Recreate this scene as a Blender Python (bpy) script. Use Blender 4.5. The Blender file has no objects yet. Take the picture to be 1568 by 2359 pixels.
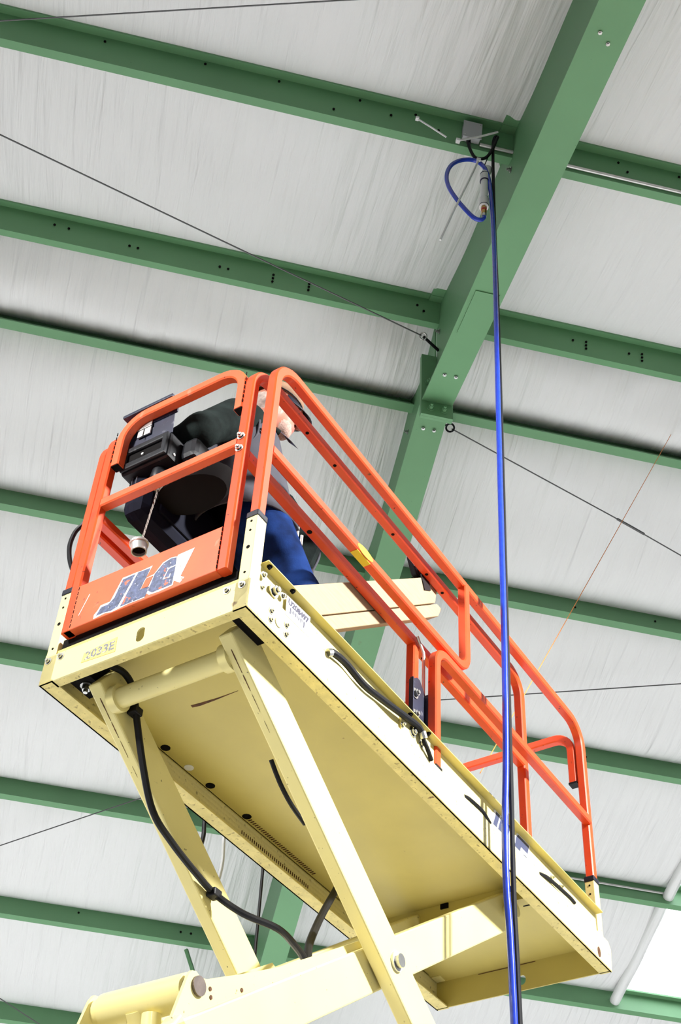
import bpy, bmesh, math, random
import numpy as np
from mathutils import Vector, Matrix, noise

random.seed(7)
sc = bpy.context.scene
COL = sc.collection
PI = math.pi

# ------------------------------------------------------------------ camera
CAMZ = 1.6
F_PX, PITCH, ROLL = 3123.35, 0.779687, 0.071604
cp, sp, cr, sr = math.cos(PITCH), math.sin(PITCH), math.cos(ROLL), math.sin(ROLL)
Rv, Uv, Fv = Vector((1, 0, 0)), Vector((0, -sp, cp)), Vector((0, cp, sp))
right, up = cr * Rv + sr * Uv, -sr * Rv + cr * Uv
cam_d = bpy.data.cameras.new('camera')
cam = bpy.data.objects.new('camera', cam_d)
COL.objects.link(cam)
m = Matrix.Identity(4)
for i in range(3):
    m[i][0], m[i][1], m[i][2] = right[i], up[i], -Fv[i]
m[2][3] = CAMZ
cam.matrix_world = m
cam_d.sensor_fit = 'VERTICAL'
cam_d.sensor_height = 36.0
cam_d.sensor_width = 24.0
cam_d.lens = F_PX / 2359 * 36.0
cam_d.clip_start, cam_d.clip_end = 0.05, 200
sc.camera = cam

# ------------------------------------------------------------------ world, lights, exposure
world = bpy.data.worlds.new('sky')
sc.world = world
world.use_nodes = True
bg = world.node_tree.nodes['Background']
bg.inputs[0].default_value = (0.93, 0.97, 1.0, 1)
bg.inputs[1].default_value = 3.0

def area(name, loc, target, sx, sy, power, col=(1, 1, 1)):
    d = bpy.data.lights.new(name, 'AREA')
    d.shape = 'RECTANGLE'; d.size, d.size_y = sx, sy
    d.energy = power; d.color = col
    o = bpy.data.objects.new(name, d)
    COL.objects.link(o)
    o.location = loc
    v = (Vector(target) - Vector(loc)).normalized()
    o.rotation_euler = v.to_track_quat('-Z', 'Y').to_euler()
    return o
def spot(name, loc, target, power, cone, radius, col=(1, 1, 1)):
    d = bpy.data.lights.new(name, 'SPOT'); d.energy = power; d.spot_size = math.radians(cone); d.spot_blend = .35
    d.shadow_soft_size = radius; d.color = col
    o = bpy.data.objects.new(name, d); COL.objects.link(o); o.location = loc
    o.rotation_euler = (Vector(target) - Vector(loc)).to_track_quat('-Z', 'Y').to_euler()
# two added spots, unseen, high left and right of the photographer, brightening the lift
spot('added_lift_spot', (-4.8, -0.4, 6.9), (0.3, 3.9, 4.4), 1750, 46, .45, (1.0, 0.99, 0.97))
spot('added_lift_spot', (5.2, 1.4, 7.6), (0.7, 4.2, 4.0), 3400, 60, .30, (1.0, 0.99, 0.97))
# added area lights, out of view, lighting the floor for bounce onto the roof
for lx, ly, lp in ((-5.5, 9.0, 480), (0.5, 13.5, 330), (6.0, 12.0, 330), (9.5, 7.0, 400), (-4.0, 14.5, 300), (0.0, -3.5, 200)):
    area('added_bounce_light', (lx, ly, 5.0), (lx, ly, 0), 1.2, 1.2, lp * .80, (0.98, 0.99, 1.0))

sc.cycles.max_bounces = 5; sc.cycles.diffuse_bounces = 3; sc.cycles.glossy_bounces = 1; sc.cycles.adaptive_threshold = 0.04
sc.view_settings.view_transform = 'Standard'
sc.view_settings.look = 'None'
sc.view_settings.gamma = 1.0
sc.view_settings.use_curve_mapping = False
sc.view_settings.exposure = 0.80

# ------------------------------------------------------------------ materials
def new_mat(name):
    mt = bpy.data.materials.new(name); mt.use_nodes = True
    nt = mt.node_tree
    return mt, nt, nt.nodes['Principled BSDF']

def mat(name, col, rough=0.5, metal=0.0, var=None, specks=(), bump=None, spec=0.5, coat=0.0, stretch=(1, 1, 1)):
    """col linear rgb; var=(scale, amount); specks=[(scale, lo, hi, rgb, amount, detail)]; bump=(scale, strength, distance)"""
    mt, nt, b = new_mat(name)
    b.inputs['Roughness'].default_value = rough
    b.inputs['Metallic'].default_value = metal
    b.inputs['Specular IOR Level'].default_value = spec
    b.inputs['Coat Weight'].default_value = coat
    mt.diffuse_color = (*col, 1)
    tc = nt.nodes.new('ShaderNodeTexCoord')
    mp = nt.nodes.new('ShaderNodeMapping')
    mp.inputs['Scale'].default_value = stretch
    nt.links.new(tc.outputs['Object'], mp.inputs[0])
    cur = None
    if var:
        n = nt.nodes.new('ShaderNodeTexNoise'); n.inputs['Scale'].default_value = var[0]; n.inputs['Detail'].default_value = 4
        nt.links.new(mp.outputs[0], n.inputs['Vector'])
        r = nt.nodes.new('ShaderNodeValToRGB')
        a = var[1]
        r.color_ramp.elements[0].position = 0.3; r.color_ramp.elements[1].position = 0.7
        r.color_ramp.elements[0].color = (*[c * (1 - a) for c in col], 1)
        r.color_ramp.elements[1].color = (*[min(1, c * (1 + a * 0.6)) for c in col], 1)
        nt.links.new(n.outputs['Fac'], r.inputs[0]); cur = r.outputs[0]
    for s in specks:
        n = nt.nodes.new('ShaderNodeTexNoise'); n.inputs['Scale'].default_value = s[0]
        n.inputs['Detail'].default_value = s[5] if len(s) > 5 else 3
        nt.links.new(mp.outputs[0], n.inputs['Vector'])
        r = nt.nodes.new('ShaderNodeMapRange')
        r.inputs['From Min'].default_value = s[1]; r.inputs['From Max'].default_value = s[2]
        r.inputs['To Min'].default_value = 0; r.inputs['To Max'].default_value = s[4]
        nt.links.new(n.outputs['Fac'], r.inputs['Value'])
        mx = nt.nodes.new('ShaderNodeMix'); mx.data_type = 'RGBA'
        nt.links.new(r.outputs[0], mx.inputs[0])
        if cur is None: mx.inputs[6].default_value = (*col, 1)
        else: nt.links.new(cur, mx.inputs[6])
        mx.inputs[7].default_value = (*s[3], 1)
        cur = mx.outputs[2]
    if cur is None: b.inputs['Base Color'].default_value = (*col, 1)
    else: nt.links.new(cur, b.inputs['Base Color'])
    if bump:
        n = nt.nodes.new('ShaderNodeTexNoise'); n.inputs['Scale'].default_value = bump[0]; n.inputs['Detail'].default_value = 5
        nt.links.new(mp.outputs[0], n.inputs['Vector'])
        bp = nt.nodes.new('ShaderNodeBump'); bp.inputs['Strength'].default_value = bump[1]; bp.inputs['Distance'].default_value = bump[2]
        nt.links.new(n.outputs['Fac'], bp.inputs['Height']); nt.links.new(bp.outputs[0], b.inputs['Normal'])
    return mt

DIRT = (0.05, 0.035, 0.015)
RUST = (0.16, 0.05, 0.012)
M = {}
M['orange'] = mat('orange_paint', (0.80, 0.070, 0.011), 0.38, var=(6, .10), specks=[(55, .68, .74, (0.05, 0.015, 0.01), .8), (9, .68, .76, (0.30, 0.03, 0.01), .5)], coat=.15)
M['orange_worn'] = mat('orange_paint_worn', (0.80, 0.115, 0.03), 0.45, var=(8, .15), specks=[(40, .69, .73, (0.16, 0.03, 0.015), .8), (14, .70, .74, (0.55, .25, .15), .5)])
M['yellow'] = mat('yellow_paint', (0.82, 0.72, 0.31), 0.42, var=(3, .07), specks=[(70, .71, .75, DIRT, .8), (12, .73, .77, RUST, .8, 5)], coat=.1)
M['yellow_shaded'] = mat('yellow_paint_shaded', (0.62, 0.51, 0.145), 0.5, var=(2.2, .12), specks=[(22, .76, .80, RUST, .8), (3, .60, .9, (.45, .36, .12), .5)])  # same yellow paint, with the shade under the platform put into its colour
M['yellow_flange'] = mat('yellow_paint_scuffed', (0.78, 0.65, 0.24), 0.55, var=(30, .15), specks=[(60, .60, .70, (.28, .20, .06), .8, 5), (25, .68, .74, RUST, .9, 5)])
M['green'] = mat('green_steel_paint', (0.145, 0.335, 0.158), 0.5, var=(1.5, .07), specks=[(60, .76, .79, (.02, .05, .02), .8), (4, .72, .80, RUST, .7, 6)])
M['steel'] = mat('zinc_steel', (0.55, 0.55, 0.53), 0.35, 1.0, var=(20, .2))
M['oldsteel'] = mat('worn_steel', (0.14, 0.11, 0.095), 0.5, .3, var=(25, .35))
M['alum'] = mat('brushed_aluminium', (0.72, 0.71, 0.68), 0.38, .7, var=(15, .15))
M['black'] = mat('black_rubber', (0.006, 0.006, 0.008), 0.5, spec=.25)
M['blackplastic'] = mat('black_plastic', (0.010, 0.011, 0.014), 0.42, var=(20, .3), specks=[(60, .66, .72, (.06, .06, .07), .6)], spec=.3)
M['navyplate'] = mat('navy_metal', (0.016, 0.019, 0.042), 0.4, .0, var=(12, .4), specks=[(45, .62, .72, (.20, .20, .24), .5, 5)])
M['navybag'] = mat('navy_storage_bag', (0.004, 0.005, 0.014), 0.8, var=(8, .3), spec=.15)
M['cap'] = mat('black_cap', (0.012, 0.013, 0.022), 0.45, spec=.3)
M['hose'] = mat('blue_hose', (0.012, 0.045, 0.50), 0.25, coat=.6, var=(30, .15))
M['white'] = mat('white_plastic', (0.80, 0.80, 0.79), 0.4, var=(10, .05))
M['grey_box'] = mat('grey_box_plastic', (0.42, 0.43, 0.44), 0.5)
M['brass'] = mat('brass', (0.55, 0.34, 0.10), 0.35, .9)
M['red'] = mat('red_ring', (0.5, 0.02, 0.02), 0.4)
M['cable'] = mat('steel_wire_rope', (0.13, 0.13, 0.13), 0.5, .5)
M['string'] = mat('orange_string', (0.80, 0.27, 0.05), 0.6)
M['wood'] = mat('pine_wood', (0.40, 0.285, 0.165), 0.6, var=(9, .14), specks=[(5, .70, .78, (.36, .19, .08), .6)], stretch=(1.2, 12, 12), bump=(14, .15, .002))
M['logo_navy'] = mat('logo_navy_print', (0.085, 0.105, 0.20), 0.45, var=(70, .5), specks=[(26, .635, .66, (.70, .13, .045), .9), (90, .64, .70, (.55, .55, .62), .7)])
M['logo_white'] = mat('logo_white_print', (0.86, 0.85, 0.84), 0.5, specks=[(30, .66, .68, (.80, .20, .09), .9)])
M['navy_print'] = mat('navy_print', (0.055, 0.065, 0.13), 0.45)
M['sticker'] = mat('white_sticker', (0.84, 0.84, 0.84), 0.4)
M['ink'] = mat('dark_ink', (0.015, 0.012, 0.05), 0.5)
M['greyink'] = mat('grey_ink', (0.16, 0.17, 0.20), 0.5, specks=[(120, .55, .62, (.75, .66, .40), .8)])
M['ylabel'] = mat('yellow_label', (0.86, 0.63, 0.17), 0.45, var=(12, .15))
M['yoval'] = mat('yellow_oval_label', (0.82, 0.58, 0.02), 0.45)
M['rust'] = mat('rust_streak', (0.10, 0.035, 0.008), 0.8, var=(40, .5))
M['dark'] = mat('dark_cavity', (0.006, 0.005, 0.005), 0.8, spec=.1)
M['skin'] = mat('skin', (0.40, 0.15, 0.098), 0.5, var=(35, .12), specks=[(12, .58, .75, (.55, .16, .11), .6)])
M['hair'] = mat('white_hair', (0.34, 0.26, 0.225), 0.8, var=(60, .3), bump=(120, .4, .004))
M['jeans'] = mat('blue_denim', (0.007, 0.026, 0.115), 0.9, spec=.1, var=(14, .55), bump=(200, .3, .002))
M['sleeve'] = mat('dark_green_fleece', (0.009, 0.014, 0.013), 0.9, spec=.1, var=(14, .5), bump=(60, .4, .004))
M['vest'] = mat('grey_softshell', (0.070, 0.070, 0.085), 0.9, spec=.15, var=(6, .2), bump=(40, .15, .003))
M['boot'] = mat('brown_boot', (0.08, 0.045, 0.02), 0.7)
M['hat'] = mat('tan_cap_fabric', (0.21, 0.115, 0.065), 0.85, var=(30, .2), bump=(160, .3, .002))
M['glass_dark'] = mat('dark_lens', (0.01, 0.01, 0.012), 0.1)
M['concrete'] = mat('concrete_floor', (0.55, 0.555, 0.56), 0.6, var=(.8, .1))
M['wallwhite'] = mat('white_wall_panel', (0.30, 0.30, 0.30), 0.6)

def tread_mat():
    mt, nt, b = new_mat('yellow_tread_plate')
    b.inputs['Roughness'].default_value = .45
    tc = nt.nodes.new('ShaderNodeTexCoord')
    mp = nt.nodes.new('ShaderNodeMapping'); mp.inputs['Scale'].default_value = (1, 1, 1)
    nt.links.new(tc.outputs['Object'], mp.inputs[0])
    vo = nt.nodes.new('ShaderNodeTexVoronoi'); vo.inputs['Scale'].default_value = 55; vo.inputs['Randomness'].default_value = .15
    nt.links.new(mp.outputs[0], vo.inputs['Vector'])
    n = nt.nodes.new('ShaderNodeTexNoise'); n.inputs['Scale'].default_value = 55; n.inputs['Detail'].default_value = 5
    nt.links.new(mp.outputs[0], n.inputs['Vector'])
    r = nt.nodes.new('ShaderNodeMapRange'); r.inputs['From Min'].default_value = .62; r.inputs['From Max'].default_value = .72; r.inputs['To Max'].default_value = .75
    nt.links.new(n.outputs['Fac'], r.inputs['Value'])
    mx = nt.nodes.new('ShaderNodeMix'); mx.data_type = 'RGBA'
    mx.inputs[6].default_value = (0.82, 0.72, 0.34, 1); mx.inputs[7].default_value = (.20, .15, .06, 1)
    nt.links.new(r.outputs[0], mx.inputs[0]); nt.links.new(mx.outputs[2], b.inputs['Base Color'])
    bp = nt.nodes.new('ShaderNodeBump'); bp.inputs['Strength'].default_value = .5; bp.inputs['Distance'].default_value = .004
    bp.invert = True
    nt.links.new(vo.outputs['Distance'], bp.inputs['Height']); nt.links.new(bp.outputs[0], b.inputs['Normal'])
    return mt
M['tread'] = tread_mat()

def insulation_mat():
    mt, nt, b = new_mat('white_insulation_facing')
    b.inputs['Roughness'].default_value = .38
    b.inputs['Base Color'].default_value = (.80, .80, .79, 1)
    tc = nt.nodes.new('ShaderNodeTexCoord')
    mp = nt.nodes.new('ShaderNodeMapping')
    mp.inputs['Rotation'].default_value = (0, 0, math.radians(8)); mp.inputs['Scale'].default_value = (13, 1.0, 1)
    nt.links.new(tc.outputs['Object'], mp.inputs[0])
    n1 = nt.nodes.new('ShaderNodeTexNoise'); n1.inputs['Scale'].default_value = 1.0; n1.inputs['Detail'].default_value = 3; n1.inputs['Roughness'].default_value = .45; n1.inputs['Distortion'].default_value = .6
    nt.links.new(mp.outputs[0], n1.inputs['Vector'])
    mp2 = nt.nodes.new('ShaderNodeMapping')
    mp2.inputs['Rotation'].default_value = (0, 0, math.radians(-14)); mp2.inputs['Scale'].default_value = (26, 1.5, 1)
    nt.links.new(tc.outputs['Object'], mp2.inputs[0])
    n2 = nt.nodes.new('ShaderNodeTexNoise'); n2.inputs['Scale'].default_value = 1.0; n2.inputs['Detail'].default_value = 3
    nt.links.new(mp2.outputs[0], n2.inputs['Vector'])
    ad = nt.nodes.new('ShaderNodeMath'); ad.operation = 'MULTIPLY_ADD'; ad.inputs[1].default_value = .35
    nt.links.new(n2.outputs['Fac'], ad.inputs[0]); nt.links.new(n1.outputs['Fac'], ad.inputs[2])
    bp = nt.nodes.new('ShaderNodeBump'); bp.inputs['Strength'].default_value = .72; bp.inputs['Distance'].default_value = .03
    nt.links.new(ad.outputs[0], bp.inputs['Height']); nt.links.new(bp.outputs[0], b.inputs['Normal'])
    return mt
M['insul'] = insulation_mat()

def skylight_mat():
    mt, nt, b = new_mat('translucent_skylight_sheet')
    out = nt.nodes['Material Output']
    tr = nt.nodes.new('ShaderNodeBsdfTranslucent'); tr.inputs[0].default_value = (.95, .96, .97, 1)
    tp = nt.nodes.new('ShaderNodeBsdfTransparent'); tp.inputs[0].default_value = (.95, .97, 1, 1)
    mx = nt.nodes.new('ShaderNodeMixShader'); mx.inputs[0].default_value = .45
    nt.links.new(tr.outputs[0], mx.inputs[1]); nt.links.new(tp.outputs[0], mx.inputs[2])
    nt.links.new(mx.outputs[0], out.inputs[0])
    return mt
M['skylight'] = skylight_mat()

# ------------------------------------------------------------------ mesh helpers
class MB:
    def __init__(s): s.v, s.f = [], []
    def add(s, vs, fs):
        n = len(s.v); s.v += [tuple(p) for p in vs]; s.f += [tuple(i + n for i in f) for f in fs]; return s
    def box(s, a, b):
        x0, y0, z0 = a; x1, y1, z1 = b
        return s.add([(x0, y0, z0), (x1, y0, z0), (x1, y1, z0), (x0, y1, z0), (x0, y0, z1), (x1, y0, z1), (x1, y1, z1), (x0, y1, z1)],
                     [(0, 3, 2, 1), (4, 5, 6, 7), (0, 1, 5, 4), (1, 2, 6, 5), (2, 3, 7, 6), (3, 0, 4, 7)])
    def prism(s, poly, axis, a, b):
        """extrude 2d polygon; axis 0: poly=(y,z) along x; 1: poly=(x,z) along y; 2: poly=(x,y) along z"""
        def P(p, t):
            return (t, p[0], p[1]) if axis == 0 else (p[0], t, p[1]) if axis == 1 else (p[0], p[1], t)
        n = len(poly)
        vs = [P(p, a) for p in poly] + [P(p, b) for p in poly]
        fs = [tuple(range(n))[::-1], tuple(range(n, 2 * n))] + [(i, (i + 1) % n, n + (i + 1) % n, n + i) for i in range(n)]
        return s.add(vs, fs)
    def sweep(s, path, section, nrm, closed=False):
        """planar path, section list of (in-plane, out-of-plane) offsets, nrm = plane normal"""
        nrm = Vector(nrm).normalized(); P = [Vector(p) for p in path]; n = len(P); k = len(section)
        vs = []
        for i, p in enumerate(P):
            a = P[i] - P[i - 1] if i > 0 else None
            b = P[i + 1] - P[i] if i < n - 1 else None
            t = ((a.normalized() if a else Vector()) + (b.normalized() if b else Vector())).normalized()
            q = nrm.cross(t)
            sc_ = 1.0
            if a and b:
                c = a.normalized().dot(b.normalized()); sc_ = 1 / max(.3, math.sqrt((1 + c) / 2))
            for (x, y) in section: vs.append(p + q * x * sc_ + nrm * y)
        fs = []
        for i in range(n - 1):
            for j in range(k):
                fs.append((i * k + j, i * k + (j + 1) % k, (i + 1) * k + (j + 1) % k, (i + 1) * k + j))
        fs.append(tuple(range(k))[::-1]); fs.append(tuple((n - 1) * k + j for j in range(k)))
        return s.add(vs, fs)
    def tube(s, path, r, k=10, caps=True):
        P = [Vector(p) for p in path]; n = len(P)
        rs = r if isinstance(r, (list, tuple)) else [r] * n
        t0 = (P[1] - P[0]).normalized()
        ref = Vector((0, 0, 1)) if abs(t0.z) < .9 else Vector((1, 0, 0))
        q = t0.cross(ref).normalized(); vs = []
        for i, p in enumerate(P):
            t = (P[min(i + 1, n - 1)] - P[max(i - 1, 0)])
            t = t.normalized() if t.length > 1e-9 else t0
            q = (q - t * q.dot(t)).normalized(); w = t.cross(q)
            for j in range(k):
                a = 2 * PI * j / k
                vs.append(p + (q * math.cos(a) + w * math.sin(a)) * rs[i])
        fs = [(i * k + j, i * k + (j + 1) % k, (i + 1) * k + (j + 1) % k, (i + 1) * k + j) for i in range(n - 1) for j in range(k)]
        if caps: fs += [tuple(range(k))[::-1], tuple((n - 1) * k + j for j in range(k))]
        return s.add(vs, fs)
    def ell(s, c, r, nu=14, nv=10, rot=None):
        vs, fs = [], []
        c = Vector(c)
        for i in range(nv + 1):
            th = PI * i / nv
            for j in range(nu):
                ph = 2 * PI * j / nu
                p = Vector((r[0] * math.sin(th) * math.cos(ph), r[1] * math.sin(th) * math.sin(ph), r[2] * math.cos(th)))
                if rot: p = rot @ p
                vs.append(c + p)
        for i in range(nv):
            for j in range(nu):
                fs.append((i * nu + j, (i + 1) * nu + j, (i + 1) * nu + (j + 1) % nu, i * nu + (j + 1) % nu))
        return s.add(vs, fs)
    def build(s, name, material, parent=None, smooth=False, bevel=0, loc=None):
        me = bpy.data.meshes.new(name)
        me.from_pydata([tuple(map(float, p)) for p in s.v], [], s.f)
        bm = bmesh.new(); bm.from_mesh(me)
        bmesh.ops.remove_doubles(bm, verts=bm.verts, dist=1e-6)
        bmesh.ops.recalc_face_normals(bm, faces=bm.faces)
        bm.to_mesh(me); bm.free()
        o = bpy.data.objects.new(name, me); COL.objects.link(o)
        me.materials.append(M[material] if isinstance(material, str) else material)
        if smooth:
            for p in me.polygons: p.use_smooth = True
            if smooth == 'auto':
                es = me.edges
                bm = bmesh.new(); bm.from_mesh(me)
                for e in bm.edges:
                    if len(e.link_faces) == 2 and e.calc_face_angle(0) > .6: e.smooth = False
                bm.to_mesh(me); bm.free()
        if bevel:
            md = o.modifiers.new('bevel', 'BEVEL'); md.width = bevel; md.segments = 2; md.limit_method = 'ANGLE'; md.angle_limit = .6
        if parent: o.parent = parent
        if loc: o.location = loc
        return o

def plate(outer, holes, axis, a, b):
    """plate with holes, 2d outline in the plane perpendicular to axis"""
    bm = bmesh.new()
    def P(p, t): return (t, p[0], p[1]) if axis == 0 else (p[0], t, p[1]) if axis == 1 else (p[0], p[1], t)
    es = []
    for loop in [outer] + holes:
        vs = [bm.verts.new(P(p, a)) for p in loop]
        es += [bm.edges.new((vs[i], vs[(i + 1) % len(vs)])) for i in range(len(vs))]
    bmesh.ops.triangle_fill(bm, use_beauty=True, edges=es)
    r = bmesh.ops.extrude_face_region(bm, geom=list(bm.faces))
    d = Vector(P((0, 0), b - a))
    for e in r['geom']:
        if isinstance(e, bmesh.types.BMVert): e.co += d
    mb = MB(); bm.verts.index_update()
    mb.add([v.co[:] for v in bm.verts], [tuple(v.index for v in f.verts) for f in bm.faces])
    bm.free(); return mb

def circle(cx, cy, r, n=14, rx=None):
    return [(cx + (rx or r) * math.cos(2 * PI * i / n), cy + r * math.sin(2 * PI * i / n)) for i in range(n)]

def sq(a, c=.006, b=None):
    """square tube section with chamfered corners"""
    b = b or a
    h, g = a / 2, b / 2
    return [(-h + c, -g), (h - c, -g), (h, -g + c), (h, g - c), (h - c, g), (-h + c, g), (-h, g - c), (-h, -g + c)]

def arc_path(pts, r, n=8):
    """polyline with rounded corners (3d)"""
    P = [Vector(p) for p in pts]; out = [P[0]]
    for i in range(1, len(P) - 1):
        rr = r[i - 1] if isinstance(r, (list, tuple)) else r
        a, b = (P[i - 1] - P[i]).normalized(), (P[i + 1] - P[i]).normalized()
        ang = a.angle(b)
        if rr <= 0 or ang > PI - .02: out.append(P[i]); continue
        d = rr / math.tan(ang / 2)
        c = P[i] + (a + b).normalized() * (rr / math.sin(ang / 2))
        p0, p1 = P[i] + a * d, P[i] + b * d
        v0, v1 = p0 - c, p1 - c
        th = v0.angle(v1); ax = v0.cross(v1).normalized()
        for k in range(n + 1): out.append(c + Matrix.Rotation(th * k / n, 3, ax) @ v0)
    out.append(P[-1]); return out

def smooth_path(pts, n=8):
    P = [Vector(p) for p in pts]; Q = [2 * P[0] - P[1]] + P + [2 * P[-1] - P[-2]]; out = []
    for i in range(1, len(Q) - 2):
        for k in range(n):
            t = k / n; p0, p1, p2, p3 = Q[i - 1], Q[i], Q[i + 1], Q[i + 2]
            out.append(.5 * ((2 * p1) + (-p0 + p2) * t + (2 * p0 - 5 * p1 + 4 * p2 - p3) * t * t + (-p0 + 3 * p1 - 3 * p2 + p3) * t ** 3))
    out.append(P[-1]); return out

def tag(o, label=None, cat=None, group=None, kind=None):
    if label: o['label'] = label
    if cat: o['category'] = cat
    if group: o['group'] = group
    if kind: o['kind'] = kind
    return o

def empty(name, loc, rz=0):
    o = bpy.data.objects.new(name, None); COL.objects.link(o)
    o.empty_display_size = .1; o.location = loc; o.rotation_euler = (0, 0, rz); return o

# ------------------------------------------------------------------ building
# building frame: x along the purlins, y away from the photographer, z up from the floor
BYAW = math.radians(10.0)
APEX = 5.80
SL = .25
ZA = 8.023 + CAMZ                      # underside of roof at ridge
def roof(y): return ZA - SL * abs(y - APEX)
def bld(o): o.rotation_euler = (0, 0, BYAW); return o

X0, X1 = -7.0, 12.0
near_y = [4.035 - 1.50 * k for k in range(1, 8)][::-1] + [4.035, 5.66]   # rows of the near slope
far_y = [6.50, 7.935, 9.40, 10.875, 12.362, 13.85, 15.33, 16.81]
YN, YF = near_y[0], far_y[-1]

fl = MB().box((-16, -14, -.1), (20, 24, 0)).build('floor', 'concrete'); tag(bld(fl), kind='structure')
for nm, a_, b_ in (('wall_far', (X0, YF + .02, 0), (X1, YF + .12, roof(YF) + .2)), ('wall_near', (X0, YN - .12, 0), (X1, YN - .02, roof(YN) + .2))):
    tag(bld(MB().box(a_, b_).build(nm, 'wallwhite')), kind='structure')
for nm, xa in (('wall_left', X0 - .12), ('wall_right', X1 + .02)):
    tag(bld(MB().prism([(YN, 0), (YF, 0), (YF, roof(YF) + .2), (APEX, ZA + .2), (YN, roof(YN) + .2)], 0, xa, xa + .1).build(nm, 'wallwhite')), kind='structure')

SKX0, SKX1 = 5.32, 6.52
SKY0, SKY1 = far_y[2], far_y[4]
# roof deck above the insulation, with the skylight opening left open
ceil = MB()
TH = .16
def slab(mb, x0, x1, y0, y1):
    mb.add([(x0, y0, roof(y0) + TH), (x1, y0, roof(y0) + TH), (x1, y1, roof(y1) + TH), (x0, y1, roof(y1) + TH),
            (x0, y0, roof(y0) + TH + .03), (x1, y0, roof(y0) + TH + .03), (x1, y1, roof(y1) + TH + .03), (x0, y1, roof(y1) + TH + .03)],
           [(0, 3, 2, 1), (4, 5, 6, 7), (0, 1, 5, 4), (1, 2, 6, 5), (2, 3, 7, 6), (3, 0, 4, 7)])
slab(ceil, X0, X1, YN - .2, APEX)
slab(ceil, X0, X1, APEX, SKY0)
slab(ceil, X0, SKX0, SKY0, SKY1 + .25); slab(ceil, SKX1, X1, SKY0, SKY1 + .25)
slab(ceil, X0, X1, SKY1 + .25, YF + .2)
ceiling = ceil.build('ceiling', 'wallwhite'); tag(bld(ceiling), kind='structure')

sk = MB()
sk.add([(SKX0 - .1, SKY0 - .1, roof(SKY0 - .1) + TH + .035), (SKX1 + .1, SKY0 - .1, roof(SKY0 - .1) + TH + .035), (SKX1 + .1, SKY1 + .35, roof(SKY1 + .35) + TH + .035), (SKX0 - .1, SKY1 + .35, roof(SKY1 + .35) + TH + .035)], [(0, 1, 2, 3)])
sky = sk.build('window_1', 'skylight'); tag(bld(sky), 'bright white translucent skylight sheet in the far roof slope', 'skylight', kind='structure')

def insulation(y0, y1, x0, x1, amp, skew, wr, seed, nx_step=.045, ny=26, over=0.0):
    """sagging white facing between two purlins"""
    nx = int((x1 - x0) / nx_step); vs, fs = [], []
    for i in range(nx + 1):
        x = x0 + (x1 - x0) * i / nx
        for j in range(ny + 1):
            t = j / ny; y = y0 + (y1 - y0 - (.062 if y1 < APEX else 0)) * t
            z = roof(y)
            sag = amp * (1 - abs(2 * t - 1) ** skew)
            # folds running down the slope, fanning near the ends
            sx = x + .22 * (t - .5) * noise.noise(Vector((x * .6, seed, 3.3))) + .10 * (t - .5)
            n1 = noise.noise(Vector((sx * 3.1, t * 1.1, seed)))
            n2 = noise.noise(Vector((sx * 8.0, t * 1.6, seed + 9)))
            n3 = noise.noise(Vector((x * .8, t * 2, seed + 5)))
            ridge = (1 - abs(n1)) ** 6
            ridge2 = (1 - abs(n2)) ** 8
            w = math.sin(PI * min(1, max(0, t))) ** .35
            z -= sag * (1 + .35 * n3) + w * wr * (1.0 * ridge * (.4 + .6 * (n3 + .5)) + .45 * ridge2 * (.2 + t) + .8 * n3)
            vs.append((x, y, z))
    for i in range(nx):
        for j in range(ny):
            a = i * (ny + 1) + j
            fs.append((a, a + 1, a + ny + 2, a + ny + 1))
    mb = MB(); mb.v, mb.f = vs, fs
    me = bpy.data.meshes.new('insulation_blanket'); me.from_pydata(vs, [], fs)
    for p in me.polygons: p.use_smooth = True
    me.materials.append(M['insul'])
    o = bpy.data.objects.new('insulation_blanket', me); COL.objects.link(o); o.parent = ceiling
    return o
ys = near_y + far_y
amps = {(4.035, 5.66): (.03, 2.0, .022), (5.66, 6.50): (.15, 3.0, .020), (6.50, 7.935): (.125, 4.5, .018), (7.935, 9.40): (.12, 4.5, .016), (9.40, 10.875): (.115, 4.5, .014)}
for i in range(len(ys) - 1):
    y0, y1 = ys[i], ys[i + 1]
    a, s, w = amps.get((y0, y1), (.04, 2.0, .020) if y1 < 5 else (.11, 4.5, .012))
    if y0 >= SKY0 and y1 <= SKY1:
        insulation(y0, y1, X0, SKX0 + .02, a, s, w, i * 3.7)
        insulation(y0, y1, SKX1, X1, a, s, w, i * 3.7 + 1)
    else:
        insulation(y0, y1, X0, X1, a, s, w, i * 3.7)

# rolled facing edges beside the skylight
for y0, y1 in ((far_y[2], far_y[3]), (far_y[3], far_y[4])):
    pts = [(SKX0 + .015 + .003 * math.sin(k * 1.7), y0 + .07 + (y1 - y0 - .1) * k / 8, roof(y0 + (y1 - y0) * k / 8) - .115 - .02 * math.sin(PI * k / 8)) for k in range(9)]
    o = MB().tube(pts, .052, 14).build('facing_roll', 'insul', ceiling, smooth='auto')

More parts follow.
